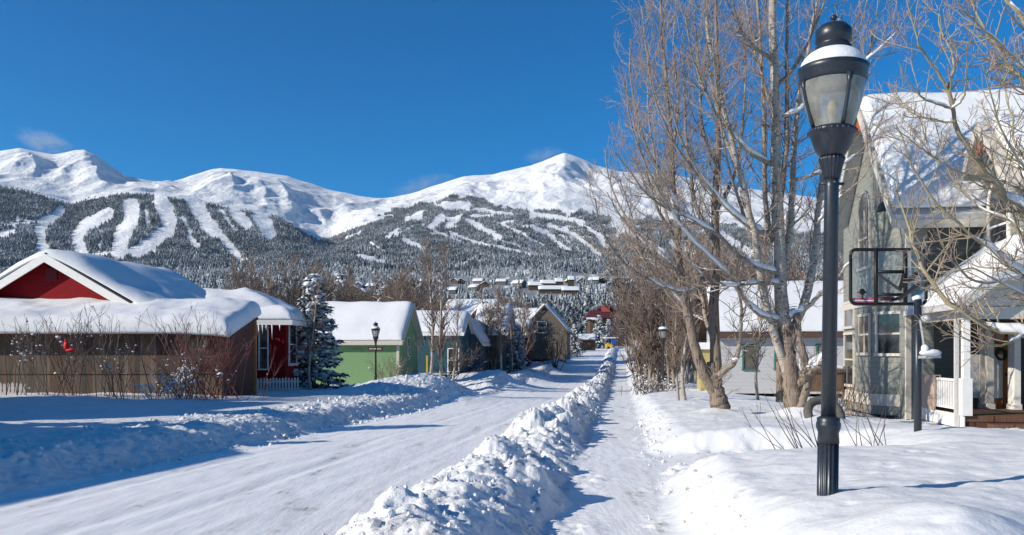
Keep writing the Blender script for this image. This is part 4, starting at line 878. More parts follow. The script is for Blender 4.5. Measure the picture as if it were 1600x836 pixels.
def window(parent, fr2, c, along, w, h, trim, pane=None, fw=.09, rails=1, mull=0, arch=False, proud=.05):
    """c: bottom centre on the wall, along: 2-D unit vector along the wall; outward normal is to the right of it"""
    al = np.array([along[0], along[1], 0.]); al /= np.linalg.norm(al); nrm = np.array([al[1], -al[0], 0.]); up = np.array([0, 0, 1.]); c = np.asarray(c, float); f = MB(); o = c + nrm * proud * .5
    hz = fw / 2
    f.obox(o - al * (w / 2 + hz) + up * h / 2, al * hz, nrm * proud / 2, up * (h / 2)); f.obox(o + al * (w / 2 + hz) + up * h / 2, al * hz, nrm * proud / 2, up * (h / 2))
    f.obox(o - up * hz + nrm * .02, al * (w / 2 + fw * 1.25), nrm * (proud / 2 + .02), up * hz)
    if not arch: f.obox(o + up * (h + hz) + nrm * .006, al * (w / 2 + fw * 1.15), nrm * (proud / 2 + .006), up * hz)
    else:
        k = 12; pts = [(math.cos(math.pi * i / k), math.sin(math.pi * i / k)) for i in range(k + 1)]
        for (x0, z0), (x1, z1) in zip(pts[:-1], pts[1:]):
            r0, r1 = w / 2, w / 2 + fw; q = [o + al * x0 * r0 + up * (h + z0 * r0), o + al * x0 * r1 + up * (h + z0 * r1), o + al * x1 * r1 + up * (h + z1 * r1), o + al * x1 * r0 + up * (h + z1 * r0)]
            f.hexa([p - nrm * proud / 2 for p in q] + [p + nrm * proud / 2 for p in q])
    for i in range(rails): f.obox(c + nrm * (proud * .36) + up * h * (i + 1) / (rails + 1), al * (w / 2), nrm * proud * .30, up * .028)
    for i in range(mull): f.obox(c + nrm * (proud * .33) + al * (w * ((i + 1) / (mull + 1) - .5)) + up * h / 2, al * .035, nrm * proud * .28, up * (h / 2))
    fo = f.build('window', trim, parent); g = MB(); g.obox(c + nrm * .010 + up * h / 2, al * (w / 2), nrm * .004, up * (h / 2))
    if arch:
        k = 12; pl = [c + nrm * .010 + up * h] + [c + nrm * .010 + al * math.cos(math.pi * i / k) * w / 2 + up * (h + math.sin(math.pi * i / k) * w / 2) for i in range(k + 1)]
        g.prism(pl, nrm * .004)
    g.build('pane', pane or M['glass'], fo); return fo
def gable_house(name, label, O, ang, L, D, z0, ze, zrg, wall, trim, over=.35, snow=.35, group=None, cat='house', roofmat=None, wins=(), n=(18, 28), build_trim=True, corner=False, sd=1):
    """ridge runs along the local a axis (0..L); b runs -D/2..D/2"""
    fr = Fr(O, ang); hd = D / 2; root = thing(name, label, cat, fr.p(L / 2, 0, z0), group)
    sl_ = (zrg - ze) / hd
    w = MB(); w.prism([fr.p(0, -hd, z0), fr.p(0, hd, z0), fr.p(0, hd, ze), fr.p(0, 0, zrg - .02), fr.p(0, -hd, ze)], np.append(fr.A * L, 0)); w.build('wall', wall, root)
    zf = lambda A, B: zrg + .16 - sl_ * np.abs(B)
    rect = (-over, L + over, -hd - over, hd + over); eb = np.concatenate([np.linspace(-hd - over, 0, 5), np.linspace(0, hd + over, 5)[1:]])
    rf = roof_slab('roof', fr, rect, zf, root, trim if roofmat is None else roofmat, .16, (3, 9), eb)
    if snow: snow_slab('snow', fr, (rect[0] + .02, rect[1] - .02, rect[2] + .02, rect[3] - .02), lambda A, B: zrg + .16 - sl_ * (np.sqrt(B * B + .04) - .05), snow, rf, n=n, sd=sd)
    if build_trim:
        t = MB()
        for a in (-over - .025, L + over - .015):
            for sg in (-1, 1):
                t.hexa([fr.p(a, sg * (hd + over), zf(0, hd + over) - .24), fr.p(a + .04, sg * (hd + over), zf(0, hd + over) - .24), fr.p(a + .04, 0, zf(0, 0) - .24), fr.p(a, 0, zf(0, 0) - .24),
                        fr.p(a, sg * (hd + over), zf(0, hd + over) + .015), fr.p(a + .04, sg * (hd + over), zf(0, hd + over) + .015), fr.p(a + .04, 0, zf(0, 0) + .015), fr.p(a, 0, zf(0, 0) + .015)])
        for sg in (-1, 1):
            b = sg * (hd + over); fr.box(t, -over + .02, L + over - .02, min(b, b + sg * .035) + sg * .004, max(b, b + sg * .035) + sg * .004, zf(0, b) - .26, zf(0, b) - .005)
        if corner:
            for a in (0, L):
                for b in (-hd, hd): fr.box(t, a - .09, a + .09, b - .09, b + .09, z0, ze - .02)
        t.build('trim', trim, root)
    for face, u, z, ww, hh, kw in wins:
        if face == 'b-': c = fr.p(u, -hd, z); al = fr.A
        elif face == 'b+': c = fr.p(u, hd, z); al = -fr.A
        elif face == 'a+': c = fr.p(L, u, z); al = fr.B
        else: c = fr.p(0, u, z); al = -fr.B
        window(root, fr, c, al, ww, hh, **{**{'trim': trim}, **kw})
    return root, fr
ANG_V = math.atan2(V2[1], V2[0]); ANG_U = math.atan2(U2[1], U2[0])

# ------------------------------------------------------------------ red house, shed, green house ...
def red_house():
    Ya = 36.; X = XX(82, Ya); zrg = ZZ(402, Ya); sl_ = .55; hd = 5.4; ze = zrg - sl_ * hd; fr = Fr((X, Ya), ANG_U); L = 8.6
    root = thing('red_house', 'dark red house with white gable trim and thick rounded roof snow behind the plank shed', 'house', fr.p(L / 2, 0, .3))
    w = MB(); w.prism([fr.p(0, -hd, 0), fr.p(0, hd, 0), fr.p(0, hd, ze), fr.p(0, 0, zrg - .02), fr.p(0, -hd, ze)], np.append(fr.A * L, 0))
    # wing to the street
    wx0, wx1, wy0, wy1 = -16.5, -11.05, 40.6, 46.6; zw = ZZ(503, 40.6); w.box(wx0, wx1, wy0, wy1, 0, zw); w.build('wall', M['red_wall'], root)
    zf = lambda A, B: zrg + .16 - sl_ * np.abs(B); ov = .45
    eb = np.concatenate([np.linspace(-hd - ov, 0, 5), np.linspace(0, hd + ov, 5)[1:]])
    rf = roof_slab('roof', fr, (-ov, L + ov, -hd - ov, hd + ov), zf, root, M['roof_dark'], .14, (3, 9), eb)
    snow_slab('snow', fr, (-ov - .05, L + ov, -hd - ov, hd + ov), lambda A, B: zrg + .16 - sl_ * (np.sqrt(B * B + .35) - .2), .42, rf, n=(26, 50), rr=.7, noise=.12)
    g2 = Fr((0, 0), 0); hw = (wy1 - wy0) / 2; yc = (wy0 + wy1) / 2; o2 = .42
    def zh(A, B):
        d = np.minimum(hw + o2 - np.abs(B - yc), wx1 + o2 - A); return zw + .10 + .42 * np.minimum(d, hw + o2)
    rw = roof_slab('wing_roof', g2, (wx0 - 3, wx1 + o2, wy0 - o2, wy1 + o2), zh, root, M['roof_dark'], .12, (30, 24))
    snow_slab('snow', g2, (wx0 - 3.2, wx1 + o2, wy0 - o2, wy1 + o2), lambda A, B: zh(A, B) - .06 * np.clip(np.abs(B - yc) < .5, 0, 1), .40, rw, n=(44, 40), rr=.6, noise=.14, sd=4)
    t = MB()
    for sg in (-1, 1):
        a = -ov - .09
        t.hexa([fr.p(a, sg * (hd + ov), zf(0, hd + ov) - .42), fr.p(a + .05, sg * (hd + ov), zf(0, hd + ov) - .42), fr.p(a + .05, 0, zf(0, 0) - .42), fr.p(a, 0, zf(0, 0) - .42), fr.p(a, sg * (hd + ov), zf(0, hd + ov) - .05), fr.p(a + .05, sg * (hd + ov), zf(0, hd + ov) - .05), fr.p(a + .05, 0, zf(0, 0) - .05), fr.p(a, 0, zf(0, 0) - .05)])
    t.box(wx0, wx1 + o2 + .03, wy0 - o2 - .04, wy0 - o2 - .003, zw - .16, zw + .085); t.box(wx1 + o2 + .004, wx1 + o2 + .04, wy0 - o2, wy1 + o2, zw - .16, zw + .085)
    t.build('trim', M['white_trim'], root)
    v = MB(); v.box(*(X + 82 * 0 - .26, X + .22), Ya - .05 - .02, Ya + .02, ZZ(438, Ya), ZZ(419, Ya)); v.build('vent', M['red_plain'], root)
    window(root, None, (XX(412, 40.6), wy0, ZZ(576, 40.6)), (1, 0), .36, 2.0, M['white_trim'], M['glass_warm'], .07)
    window(root, None, (XX(389, 40.6), wy0, ZZ(578, 40.6)), (1, 0), .30, 2.0, M['white_trim'], M['glass'], .07)
    window(root, None, (wx1, wy0 + 1.3, ZZ(568, 41)), (0, 1), 1.3, 1.9, M['white_trim'], M['glass'], .12)
    for k, (x, l) in enumerate([(404, 1.1), (410, .5), (425, .75), (398, .45), (437, .3), (416, .3)]):
        c = MB(); xx = XX(x, 40.15); c.lathe([(.001, zw - .15 - l), (.014, zw - .15 - l * .6), (.035, zw - .14)], (xx, 40.16, 0), 7); c.build('icicle', M['board_glass'] if k > 9 else M['snow_soft'], root, True)
red_house()
def shed():
    Y0 = 33.; x0, x1 = XX(-140, Y0), XX(346, Y0); ze = ZZ(518, Y0); dp = 2.7; root = thing('plank_shed', 'long weathered plank shed under a thick overhanging slab of snow', 'shed', ((x0 + x1) / 2, Y0 + dp / 2, .3))
    w = MB(); w.hexa([(x0, Y0, -.3), (x1, Y0, -.3), (x1 + .45, Y0 + dp, -.3), (x0, Y0 + dp, -.3), (x0, Y0, ze), (x1, Y0, ze), (x1 + .45, Y0 + dp, ze + .7), (x0, Y0 + dp, ze + .7)]); w.build('wall', M['shed_wood'], root)
    e = MB(); q = np.array([.45, dp]); q /= np.linalg.norm(q)
    e.add([(x1 + .02, Y0 - .02, -.3), (x1 + .47, Y0 + dp, -.3), (x1 + .47, Y0 + dp, ze + .68), (x1 + .02, Y0 - .02, ze - .02)], [(0, 1, 2, 3)]); e.build('end_wall', M['shed_end'], root)
    b = MB(); b.box(x0, x1 + .02, Y0 - .045, Y0 - .004, ze - .26, ze - .02); b.box(x0, x1, Y0 - .04, Y0 - .004, ZZ(583, Y0) - .03, ZZ(583, Y0) + .03); b.box(x1 - .06, x1 + .08, Y0 - .06, Y0 + .06, -.3, ze - .02); b.build('board', M['shed_wood'], root)
    po = MB(); po.box(x1 + .40, x1 + .56, Y0 + dp - .1, Y0 + dp + .06, -.3, ze + .5); po.build('post', plain('orange_post_wood', (.36, .15, .06), .8), root)
    fr = Fr((0, 0), 0); zf = lambda A, B: ze + .06 + +.26 * (B - Y0) - .10 * np.clip((A - (x1 - 2.2)) / 2.2, 0, 1.3) ** 2
    rf = roof_slab('roof', fr, (x0, x1 + .55, Y0 - .5, Y0 + dp + .3), zf, root, M['shed_end'], .09, (20, 6))
    snow_slab('snow', fr, (x0, x1 + .5, Y0 - .62, Y0 + dp + .9), lambda A, B: zf(A, B), .64, rf, n=(90, 34), rr=.40, noise=.13, sd=7)
shed()
gh_O = (XX(622, 57.5), 57.5)
def green_house():
    Y0 = 57.5; sX = XX(622, Y0); L = 6.6; D = 5.4; fr0 = Fr((sX, Y0), ANG_V)
    O = fr0.p(-L, D / 2, 0)[:2]; ze = ZZ(528, Y0); zrg = ZZ(478, Y0 + D / 2)
    root, fr = gable_house('green_house', 'light green house with cream trim and a smooth snowy roof', O, ANG_V, L, D, -.9, ze, zrg, M['green_wall'], M['cream'], .45, .32, None, 'house', None,
        [('a+', .1, ZZ(556, 60), .55, 1.25, {'trim': M['cream']}), ], (24, 36), True, True)
    m = MB(); fr.box(m, L - 6.3, L - 6.2, -D / 2 - .03, -D / 2 + .02, -.9, ze - .3); m.build('trim', M['cream'], root)
    v = MB(); fr.box(v, L - 3.4, L - 2.6, -D / 2 - .05, -D / 2 - .002, ze - .85, ze - .78); v.build('vent', M['green_wall'], root)
green_house()
def small_house(name, label, x, Y, ang, L, D, h, rise, wall, trim, z0=None, wins=(), snow=.35, group=None, n=(12, 20), roofmat=None, cat='house', sd=1, over=.35, bt=True):
    X = XX(x, Y); z = (G(X, Y) if Y < 335 else float(terr_z(np.array([X]), np.array([Y]))[0])) - .4 if z0 is None else z0
    return gable_house(name, label, (X, Y), ang, L, D, z, z + .4 + h, z + .4 + h + rise, wall, trim, over, snow, group, cat, roofmat, wins, n, bt, False, sd)
# teal garage: ridge across the view, its front to the camera
small_house('teal_garage', 'dark teal garage with a white roof behind the two tall aspens', 648, 78, ANG_V, 4.9, 5, 3.3, 1.7, M['teal_wall'], M['white_trim'], ZZ(583, 75), [('b-', 4.2, ZZ(580, 75), .9, 2., {'trim': M['white_trim']})])
small_house('grey_house', 'blue grey cottage with its gable beside the teal garage', 729, 80, ANG_U, 6, 2.6, 2.6, 1.9, M['bluegrey_wall'], M['white_trim'], ZZ(580, 79), [('a-', 0, ZZ(573, 79), .8, 1.6, {'trim': M['white_trim']})], sd=3)
small_house('blue_house', 'blue grey house with a big sagging snow roof and white entry', 752, 88, ANG_V, 3.0, 6.5, 3.5, 2.6, M['bluegrey_wall'], M['white_trim'], ZZ(578, 85), [('b-', .8, ZZ(574, 85), .8, 1.9, {'trim': M['white_trim']}), ('b-', 2.2, ZZ(562, 85), .6, 1.2, {'trim': M['white_trim']})], .5, sd=5)
small_house('dormer_house', 'brownish pink house with snowy roof and a dormer behind the blue house', 700, 104, ANG_V, 6.5, 7, 4.6, 2.9, M['pink_wall'], M['brown_wall'], ZZ(572, 104), [], .5, sd=6)
small_house('dormer_house', 'small gabled pinkish upper storey poking out of the snowy roofs', 756, 98, ANG_U, 5, 2.9, 5.4, 1.6, M['pink_wall'], M['brown_wall'], ZZ(572, 98), [('a-', 0, ZZ(515, 98), .8, 1.3, {'trim': M['brown_wall']})], .3, sd=7)
small_house('rust_house', 'rust red house partly hidden behind the slim aspens', 768, 112, ANG_V, 5.2, 6, 3.8, 1.9, M['rust_wall'], M['white_trim'], ZZ(574, 110), [], .4, sd=8)
small_house('beige_house', 'beige steep gabled house behind a bare tree left of the far road', 851, 120, ANG_U, 8, 6.4, 3.8, 3.6, M['beige_wall'], M['beige_wall'], ZZ(562, 119), [('a-', .4, ZZ(519, 119), 1.2, 1.5, {'trim': M['white_trim']})], .4, sd=9)
small_house('beige_house', 'low beige wing with white roof left of the steep beige gable', 799, 124, ANG_V, 6, 6, 4.2, 2.4, M['beige_wall'], M['beige_wall'], ZZ(560, 122), [], .5, sd=10)
small_house('dark_shed', 'low dark shed at the far left kerb of the road', 882, 190, ANG_V, 7, 4, 2, 1., M['brown_wall'], M['brown_wall'], None, [], .3, sd=11)
# the lodge at the end of the road
def lodge():
    Y = 330.; X0, X1 = XX(914, Y), XX(1003, Y); root = thing('red_lodge', 'big dark red lodge with layered roofs at the end of the road', 'building', ((X0 + X1) / 2, Y, 3)); fr = Fr((0, 0), 0)
    w = MB(); w.box(X0 + 2, X1 - .5, Y, Y + 12, 2, ZZ(492, Y)); w.box(X0 + 5, X1 - 5, Y + 3, Y + 11, ZZ(494, Y), ZZ(481, Y)); w.build('wall', M['brown_wall'], root)
    r = MB(); zA, zB = ZZ(497, Y), ZZ(484, Y)
    r.hexa([(X0, Y - 1.5, zA), (X1 + 1, Y - 1.5, zA), (X1 + 1, Y + 13, zA), (X0, Y + 13, zA), (X0 + 2.5, Y + 2.5, zB), (X1 - 1, Y + 2.5, zB), (X1 - 1, Y + 10, zB), (X0 + 2.5, Y + 10, zB)])
    zC, zD = ZZ(483, Y), ZZ(477, Y); r.hexa([(X0 + 5, Y + 2, zC), (X1 - 2, Y + 2, zC), (X1 - 2, Y + 11, zC), (X0 + 5, Y + 11, zC), (X0 + 6.5, Y + 4, zD), (X1 - 4, Y + 4, zD), (X1 - 4, Y + 9, zD), (X0 + 6.5, Y + 9, zD)])
    rf = r.build('roof', M['roof_red'], root); c = MB(); c.box(XX(941, Y), XX(953, Y), Y + 1.2, Y + 4, ZZ(487, Y), ZZ(478.5, Y)); c.build('dormer', plain('light_red_siding', (.42, .08, .06), .7), rf)
    s = MB(); s.box(X0 + .5, X0 + 4, Y - 2.2, Y - .4, ZZ(499, Y), ZZ(496.3, Y)); s.box(XX(924, Y), XX(940, Y), Y - 2.6, Y - .6, ZZ(500, Y), ZZ(497.6, Y)); s.box(XX(960, Y), XX(973, Y), Y - 2.2, Y - .6, ZZ(499, Y), ZZ(496.6, Y)); s.build('snow', M['snow_roof'], rf)
    for i in range(6): window(root, None, (X0 + 4 + i * 1.75, Y, 4.2), (1, 0), .9, 1.4, M['roof_red'], M['glass'], .15)
lodge()
# the town on the far slope
tx = TOWN
for i, (x, y) in enumerate(tx):
    x = x + rg.uniform(-5, 5); y = y + rg.uniform(-7, 5); Y = min(ty_at(x, y), 1100); ang = rg.uniform(-.5, .5) + (ANG_V if i % 2 else ANG_U); sc = rg.uniform(.8, 1.15)
    small_house('town_house', 'small snow roofed town house among the conifers on the far slope', x, Y, ang, 13 * sc, 10 * sc, 4. * sc, 3.2 * sc, M[('brown_wall', 'beige_wall', 'brown_wall', 'dark_wall')[i % 4]], M['roof_dark'], None, [], .8, 'town houses on the far slope', (8, 12), None, 'house', i, .9, False)
for x, y, L, D, h, lab in [(826, 452, 15, 10, 5, 'brown lodge building with a steep snowy roof, leftmost of the hillside cluster'), (845, 436, 16, 10, 7, 'tallest brown lodge building at the top of the hillside cluster'), (842, 460, 30, 11, 4, 'long low snow roofed lodge wing across the hillside cluster'),
                           (878, 463, 17, 11, 5, 'brown lodge building at the right front of the hillside cluster'), (868, 436, 8, 9, 9, 'narrow brown tower building at the right of the hillside cluster'), (888, 447, 6, 7, 11, 'slim brown chimney tower right of the hillside lodges')]:
    Y = min(ty_at(x, y), 900); small_house('hillside_lodge', lab, x, Y, ANG_V + .15, L, D, h, 3.4, M['brown_wall'], M['roof_dark'], None, [], .9, None, (8, 12), None, 'building', int(x), .9, False)

def white_house():
    Y0 = 45.; x0 = XX(1124, Y0); zb = ZZ(600, Y0); ze = ZZ(517, Y0); D = 7.; fr0 = Fr((x0, Y0), ANG_V); O = fr0.p(0, D / 2, 0)[:2]; L = 12
    root, fr = gable_house('white_house', 'low white clapboard house with green framed windows and snowy roof', O, ANG_V, L, D, zb - .5, ze, ZZ(452, Y0 + D / 2), M['white_wall'], M['brown_wall'], .4, .4, None, 'house', None,
        [('b-', 1.58, ZZ(576, Y0), .58, 1.22, {'trim': M['green_trim'], 'pane': M['glass_warm']}), ('b-', 3.25, ZZ(576, Y0), .58, 1.22, {'trim': M['green_trim'], 'pane': M['glass_warm']}), ('b-', 5.4, ZZ(576, Y0), .58, 1.22, {'trim': M['green_trim'], 'pane': M['glass_warm']})], (30, 30), True, False, 21)
    m = MB(); fr.box(m, -.75, -.02, -1, 1.5, zb - .5, ze - 1.0); m.build('porch', plain('pale_yellow_siding', (.40, .33, .13), .7), root)
    m = MB(); fr.box(m, -1.0, .0, -1.2, 1.7, ze - .99, ze - .6); m.build('snow', M['snow_roof'], root)
white_house()

# ------------------------------------------------------------------ the grey house on the right
def grey_house():
    s0, tc, hd = 8.75, 30.2, 3.45; OX, OY = xy(s0, tc); fr = Fr((OX, OY), ANG_V); L = 11.5; z0 = -.75; ze, zrg = 6.35, 10.35
    root = thing('victorian_house', 'tall grey clapboard house with steep snowy roofs, bay window and front porch', 'house', fr.p(4, -2, z0))
    w = MB(); w.prism([fr.p(0, -hd, z0), fr.p(0, hd, z0), fr.p(0, hd, ze), fr.p(0, 0, zrg), fr.p(0, -hd, ze)], np.append(fr.A * L, 0))
    bay = [(XX(1318, 30.5), 30.5), (XX(1338, 28.6), 28.6), (XX(1360, 27.), 27.), (XX(1419, 25.75), 25.75), (XX(1428, 25.9), 25.9), fr.p(1.5, -hd + .2, 0)[:2], fr.p(1.5, 1.5, 0)[:2]]
    zb1 = 6.28; w.prism([(p[0], p[1], z0 + .55) for p in bay], (0, 0, zb1 - z0 - .55))
    # near wing with the second gable
    f2 = Fr(xy(10.85, 25.55), ANG_V); h2 = 1.62; e2, r2 = 6.55, 8.30
    w.prism([f2.p(0, -h2, 3.0), f2.p(0, h2, 3.0), f2.p(0, h2, e2), f2.p(0, 0, r2), f2.p(0, -h2, e2)], np.append(f2.A * 8, 0))
    f3 = Fr(xy(10.2, 26.7), ANG_V); f3.box(w, 3.2, 9, -2.9, .3, z0, 3.4)
    w.build('wall', M['grey_wall'], root)
    dk = MB(); fr.box(dk, .8, 9, -hd - .05, -hd + .02, z0 + .8, 3.3); fr.box(dk, .62, 4.2, -hd - .06, -hd + .02, 3.9, 5.62); dk.build('shade_toned_wall', M['dark_wall'], root)  # dark screen and porch wall, overhang shade put into their darker siding
    sl_ = (zrg - ze) / hd; ov = .5; zf = lambda A, B: zrg + .15 - sl_ * np.abs(B); eb = np.concatenate([np.linspace(-hd - ov, 0, 5), np.linspace(0, hd + ov, 5)[1:]])
    rf = roof_slab('roof', fr, (-ov, L, -hd - ov, hd + ov), zf, root, M['grey_trim'], .16, (3, 9), eb)
    snow_slab('snow', fr, (-ov + .02, L, -hd - ov + .02, hd + ov - .02), lambda A, B: zrg + .15 - sl_ * (np.sqrt(B * B + .12) - .16), .40, rf, n=(50, 60), rr=.32, noise=.09, sd=31)
    s2 = (r2 - e2) / h2; o2 = .32; zf2 = lambda A, B: r2 + .12 - s2 * np.abs(B); eb2 = np.concatenate([np.linspace(-h2 - o2, 0, 5), np.linspace(0, h2 + o2, 5)[1:]])
    rf2 = roof_slab('gable_roof', f2, (-.5, 8, -h2 - o2, h2 + o2), zf2, root, M['cream'], .12, (3, 9), eb2)
    snow_slab('snow', f2, (-.2, 8, -h2 - o2 + .02, h2 + o2 - .3), lambda A, B: r2 + .12 - s2 * (np.sqrt(B * B + .04) - .05), .34, rf2, n=(36, 26), rr=.35, noise=.08, sd=33)
    t = MB()
    def rake(f, a, hh, zz, wd_, sg, th=.05, up=.02):
        t.hexa([f.p(a, sg * hh, zz(0, hh) - wd_), f.p(a + th, sg * hh, zz(0, hh) - wd_), f.p(a + th, 0, zz(0, 0) - wd_), f.p(a, 0, zz(0, 0) - wd_), f.p(a, sg * hh, zz(0, hh) + up), f.p(a + th, sg * hh, zz(0, hh) + up), f.p(a + th, 0, zz(0, 0) + up), f.p(a, 0, zz(0, 0) + up)])
    for sg in (-1, 1): rake(fr, -ov - .06, hd + ov, zf, .42, sg); rake(f2, -.56, h2 + o2, zf2, .30, sg)
    fr.box(t, -ov + .05, L, -hd - ov - .045, -hd - ov - .004, zf(0, hd + ov) - .42, zf(0, hd + ov) - .17)
    # corner boards, belt, skirt
    for p in (bay[4], fr.p(-.02, -hd - .02, 0)): t.box(p[0] - .02, p[0] + .14, p[1] - .06, p[1] + .02, z0 + .5, zb1 - .02)
    q = [np.array(p) for p in bay[:5]]
    for a, b in zip(q[:-1], q[1:]):
        d = (b - a) / np.linalg.norm(b - a); nr = np.array([d[1], -d[0]])
        for za, zb in ((ZZ(634, 26.5), ZZ(616, 26.5)), (ZZ(478, 27), ZZ(466, 27))):
            c = (a + b) / 2 + nr * .025; t.obox((c[0], c[1], (za + zb) / 2), (*(d * (np.linalg.norm(b - a) / 2 + .03)), 0), (*(nr * .022), 0), (0, 0, (zb - za) / 2))
    t.build('trim', M['cream'], root)
    for f, a, hh, zz, dr in ((fr, -.46, .55, zf, 2.0), (f2, -.47, .40, zf2, .95)):
        pn = MB(); pn.prism([f.p(a, -hh, zz(0, 0) - .45 - hh * 1.1), f.p(a, hh, zz(0, 0) - .45 - hh * 1.1), f.p(a, 0, zz(0, 0) - .42)], np.append(f.A * .04, 0)); pn.build('gable_panel', M['rust_panel'], root)
    T = M['cream']
    def bw(i, k, zb, w_, h_, **kw):
        a, b = q[i], q[i + 1]; c = a + (b - a) * k; window(root, None, (c[0], c[1], zb), (b - a), w_, h_, T, **kw)
    bw(2, .56, ZZ(552, 26.3), .95, 1.24, pane=M['glass']); bw(1, .62, ZZ(551, 27.7), 1.1, 1.2, mull=1, pane=M['glass_warm']); bw(0, .5, ZZ(600, 29.6), 1.3, 1.75, rails=1); bw(0, .5, ZZ(510, 29.6), 1.3, .8, rails=0)
    bw(1, .62, ZZ(418, 27.7), 1.1, 1.9, mull=1, pane=M['glass_warm'], arch=True)
    c = f2.p(0, -.1, 4.75); window(root, None, c, -f2.B, 1.15, 1.35, M['white_trim'], M['glass'], .12, 1, 0, True)
    # porch: its railing runs along the street side, its steps face the near lawn
    f4 = Fr(xy(9.1, 23.3), ANG_V); zd = ZZ(649, 22.0); dep = 3.32
    d = MB(); f4.box(d, 0, 9, 0, dep, zd - .16, zd); d.build('deck', M['deck'], root)
    e = MB(); f4.box(e, -.045, -.004, -.03, dep, zd - .34, zd + .02); e.build('fascia', M['white_trim'], root)
    e = MB(); f4.box(e, .05, .10, .05, dep, zd - 1.0, zd - .165); f4.box(e, .12, 9, .02, .08, zd - 1.0, zd - .165); e.build('skirt_board', M['shed_end'], root)
    stp = MB(); f4.box(stp, .55, 9, -.38, -.01, zd - .42, zd - .20); stp.build('step', M['deck'], root); stp = MB(); f4.box(stp, 1.0, 9, -.80, -.39, zd - .72, zd - .42); stp.build('step', M['deck'], root)
    zpe = ZZ(474, 22.); aR, sR = 2.6, .74; zfp = lambda A, B: zpe - .05 + sR * (aR + .45 - np.abs(A - aR)) + 0 * B; ebp = np.array([-.45, aR, 2 * aR + .45])
    Vp, Fp = sheet(f4, ebp, np.linspace(-.55, dep + .1, 4), zfp, lambda A, B: zfp(A, B) - .14); rp = mk('porch_roof', Vp, Fp, M['grey_trim'], root, False)
    snow_slab('snow', f4, (-.43, 2 * aR + .43, -.5, dep - .02), lambda A, B: zpe - .05 + sR * (aR + .45 - np.sqrt((A - aR) ** 2 + .04)), .30, rp, n=(60, 30), rr=.32, noise=.10, sd=35)
    bm = MB(); f4.box(bm, -.08, 9, -.08, .10, zpe - .42, zpe - .10); f4.box(bm, -.078, .10, .105, dep, zpe - .42, zpe - .10); bm.build('beam', M['cream'], root)
    gp = MB(); gp.prism([f4.p(-.08, -.09, zpe - .08), f4.p(2 * aR + .08, -.09, zpe - .08), f4.p(aR, -.09, zpe + sR * (aR + .2) - .12)], np.append(f4.B * .12, 0)); gp.build('gable_front', M['cream'], root)
    bg_ = MB()
    for sg_ in (-1, 1):
        e0, e1 = f4.p(aR + sg_ * (aR + .45), -.60, zpe - .05), f4.p(aR, -.60, zpe - .05 + sR * (aR + .45)); bg_.hexa([e0 - [0, 0, .26], e1 - [0, 0, .26], e1 - [0, 0, .26] + np.append(f4.B * .04, 0), e0 - [0, 0, .26] + np.append(f4.B * .04, 0), e0, e1, e1 + np.append(f4.B * .04, 0), e0 + np.append(f4.B * .04, 0)])
    bg_.build('bargeboard', M['grey_trim'], root)
    def post(x, Y, tw, mat, top=None, z_=None):
        c = np.array([XX(x, Y), Y]); p = MB(); zz = zd if z_ is None else z_; al, be = f4.A * tw, f4.B * tw
        p.obox((c[0], c[1], (zz + (top or zpe - .43)) / 2), (*al, 0), (*be, 0), (0, 0, ((top or zpe - .43) - zz) / 2)); p.obox((c[0], c[1], zz + .08), (*(al * 1.3), 0), (*(be * 1.3), 0), (0, 0, .078)); p.build('post', mat, root)
    c0 = f4.p(.02, .02, 0)
    p = MB(); f4.box(p, -.05, .12, -.05, .12, zd, zpe - .43); f4.box(p, -.09, .16, -.09, .16, zd, zd + .98); p.build('post', M['white_trim'], root)
    p = MB(); f4.box(p, -.16, -.06, .2, .3, zd - .6, zpe - .43); p.build('post', M['grey_trim'], root)
    post(1588, 24.2, .085, M['white_trim']); post(1536, 24.75, .08, M['cream']); post(1546, 24.5, .09, M['cream']); post(1583, 24.4, .10, M['white_trim'])
    wp = MB(); a_ = XX(1500, 26.25); f4.box(wp, 1.3, 2.3, dep - .12, dep - .06, zd + .3, zd + 1.6); wp.build('white_panel', M['grey_trim'], root)
    rl = MB()
    f4.box(rl, -.02, .06, .17, dep - .3, zd + .88, zd + .95); f4.box(rl, -.01, .05, .17, dep - .3, zd + .12, zd + .18)
    for b_ in np.arange(.22, dep - .35, .17): f4.box(rl, 0, .04, b_, b_ + .06, zd + .18, zd + .88)
    rl.build('railing', M['white_trim'], root)
    Yd = 24.86; dr = MB(); dr.box(XX(1552, Yd), XX(1580, Yd), Yd, Yd + .05, zd, zd + 2.15); do = dr.build('door', M['door_wood'], root); kn = MB(); kn.blob((XX(1571, Yd), Yd - .04, zd + 1.0), (.035, .035, .035), 1, 0); kn.build('handle', M['black'], do, True)
    wr_ = MB(); k_ = np.arange(17) * 2 * math.pi / 16; wr_.tube([(XX(1563, Yd) + .15 * math.cos(t_), Yd - .04, zd + 1.6 + .15 * math.sin(t_)) for t_ in k_], .05, 6); wr_.build('wreath', plain('dark_green_wreath', (.02, .05, .025), .9), do)
    # things on the porch
    rg_ = MB(); f4.box(rg_, -.075, -.03, 1.95, 3.0, zd + .02, zd + .985); f4.box(rg_, .075, .11, 1.95, 3.0, zd + .3, zd + .985); f4.box(rg_, -.075, .11, 1.95, 3.0, zd + .987, zd + 1.02); o = rg_.build('rug', M['rug']); tag(o, 'beige rug hung over the white porch railing', 'rug')
    c = np.array([XX(1560, 22.4), 22.4, 0]); bh = thing('hanging_planter', 'round brown hanging planter capped with snow under the porch gable', 'planter', (c[0], c[1], 2.2)); b = MB(); b.lathe([(.06, 2.10), (.13, 2.14), (.17, 2.36), (.18, 2.40), (.02, 2.405)], (c[0], c[1], 0), 14); b.build('pot', M['crate_wood'], bh, True)
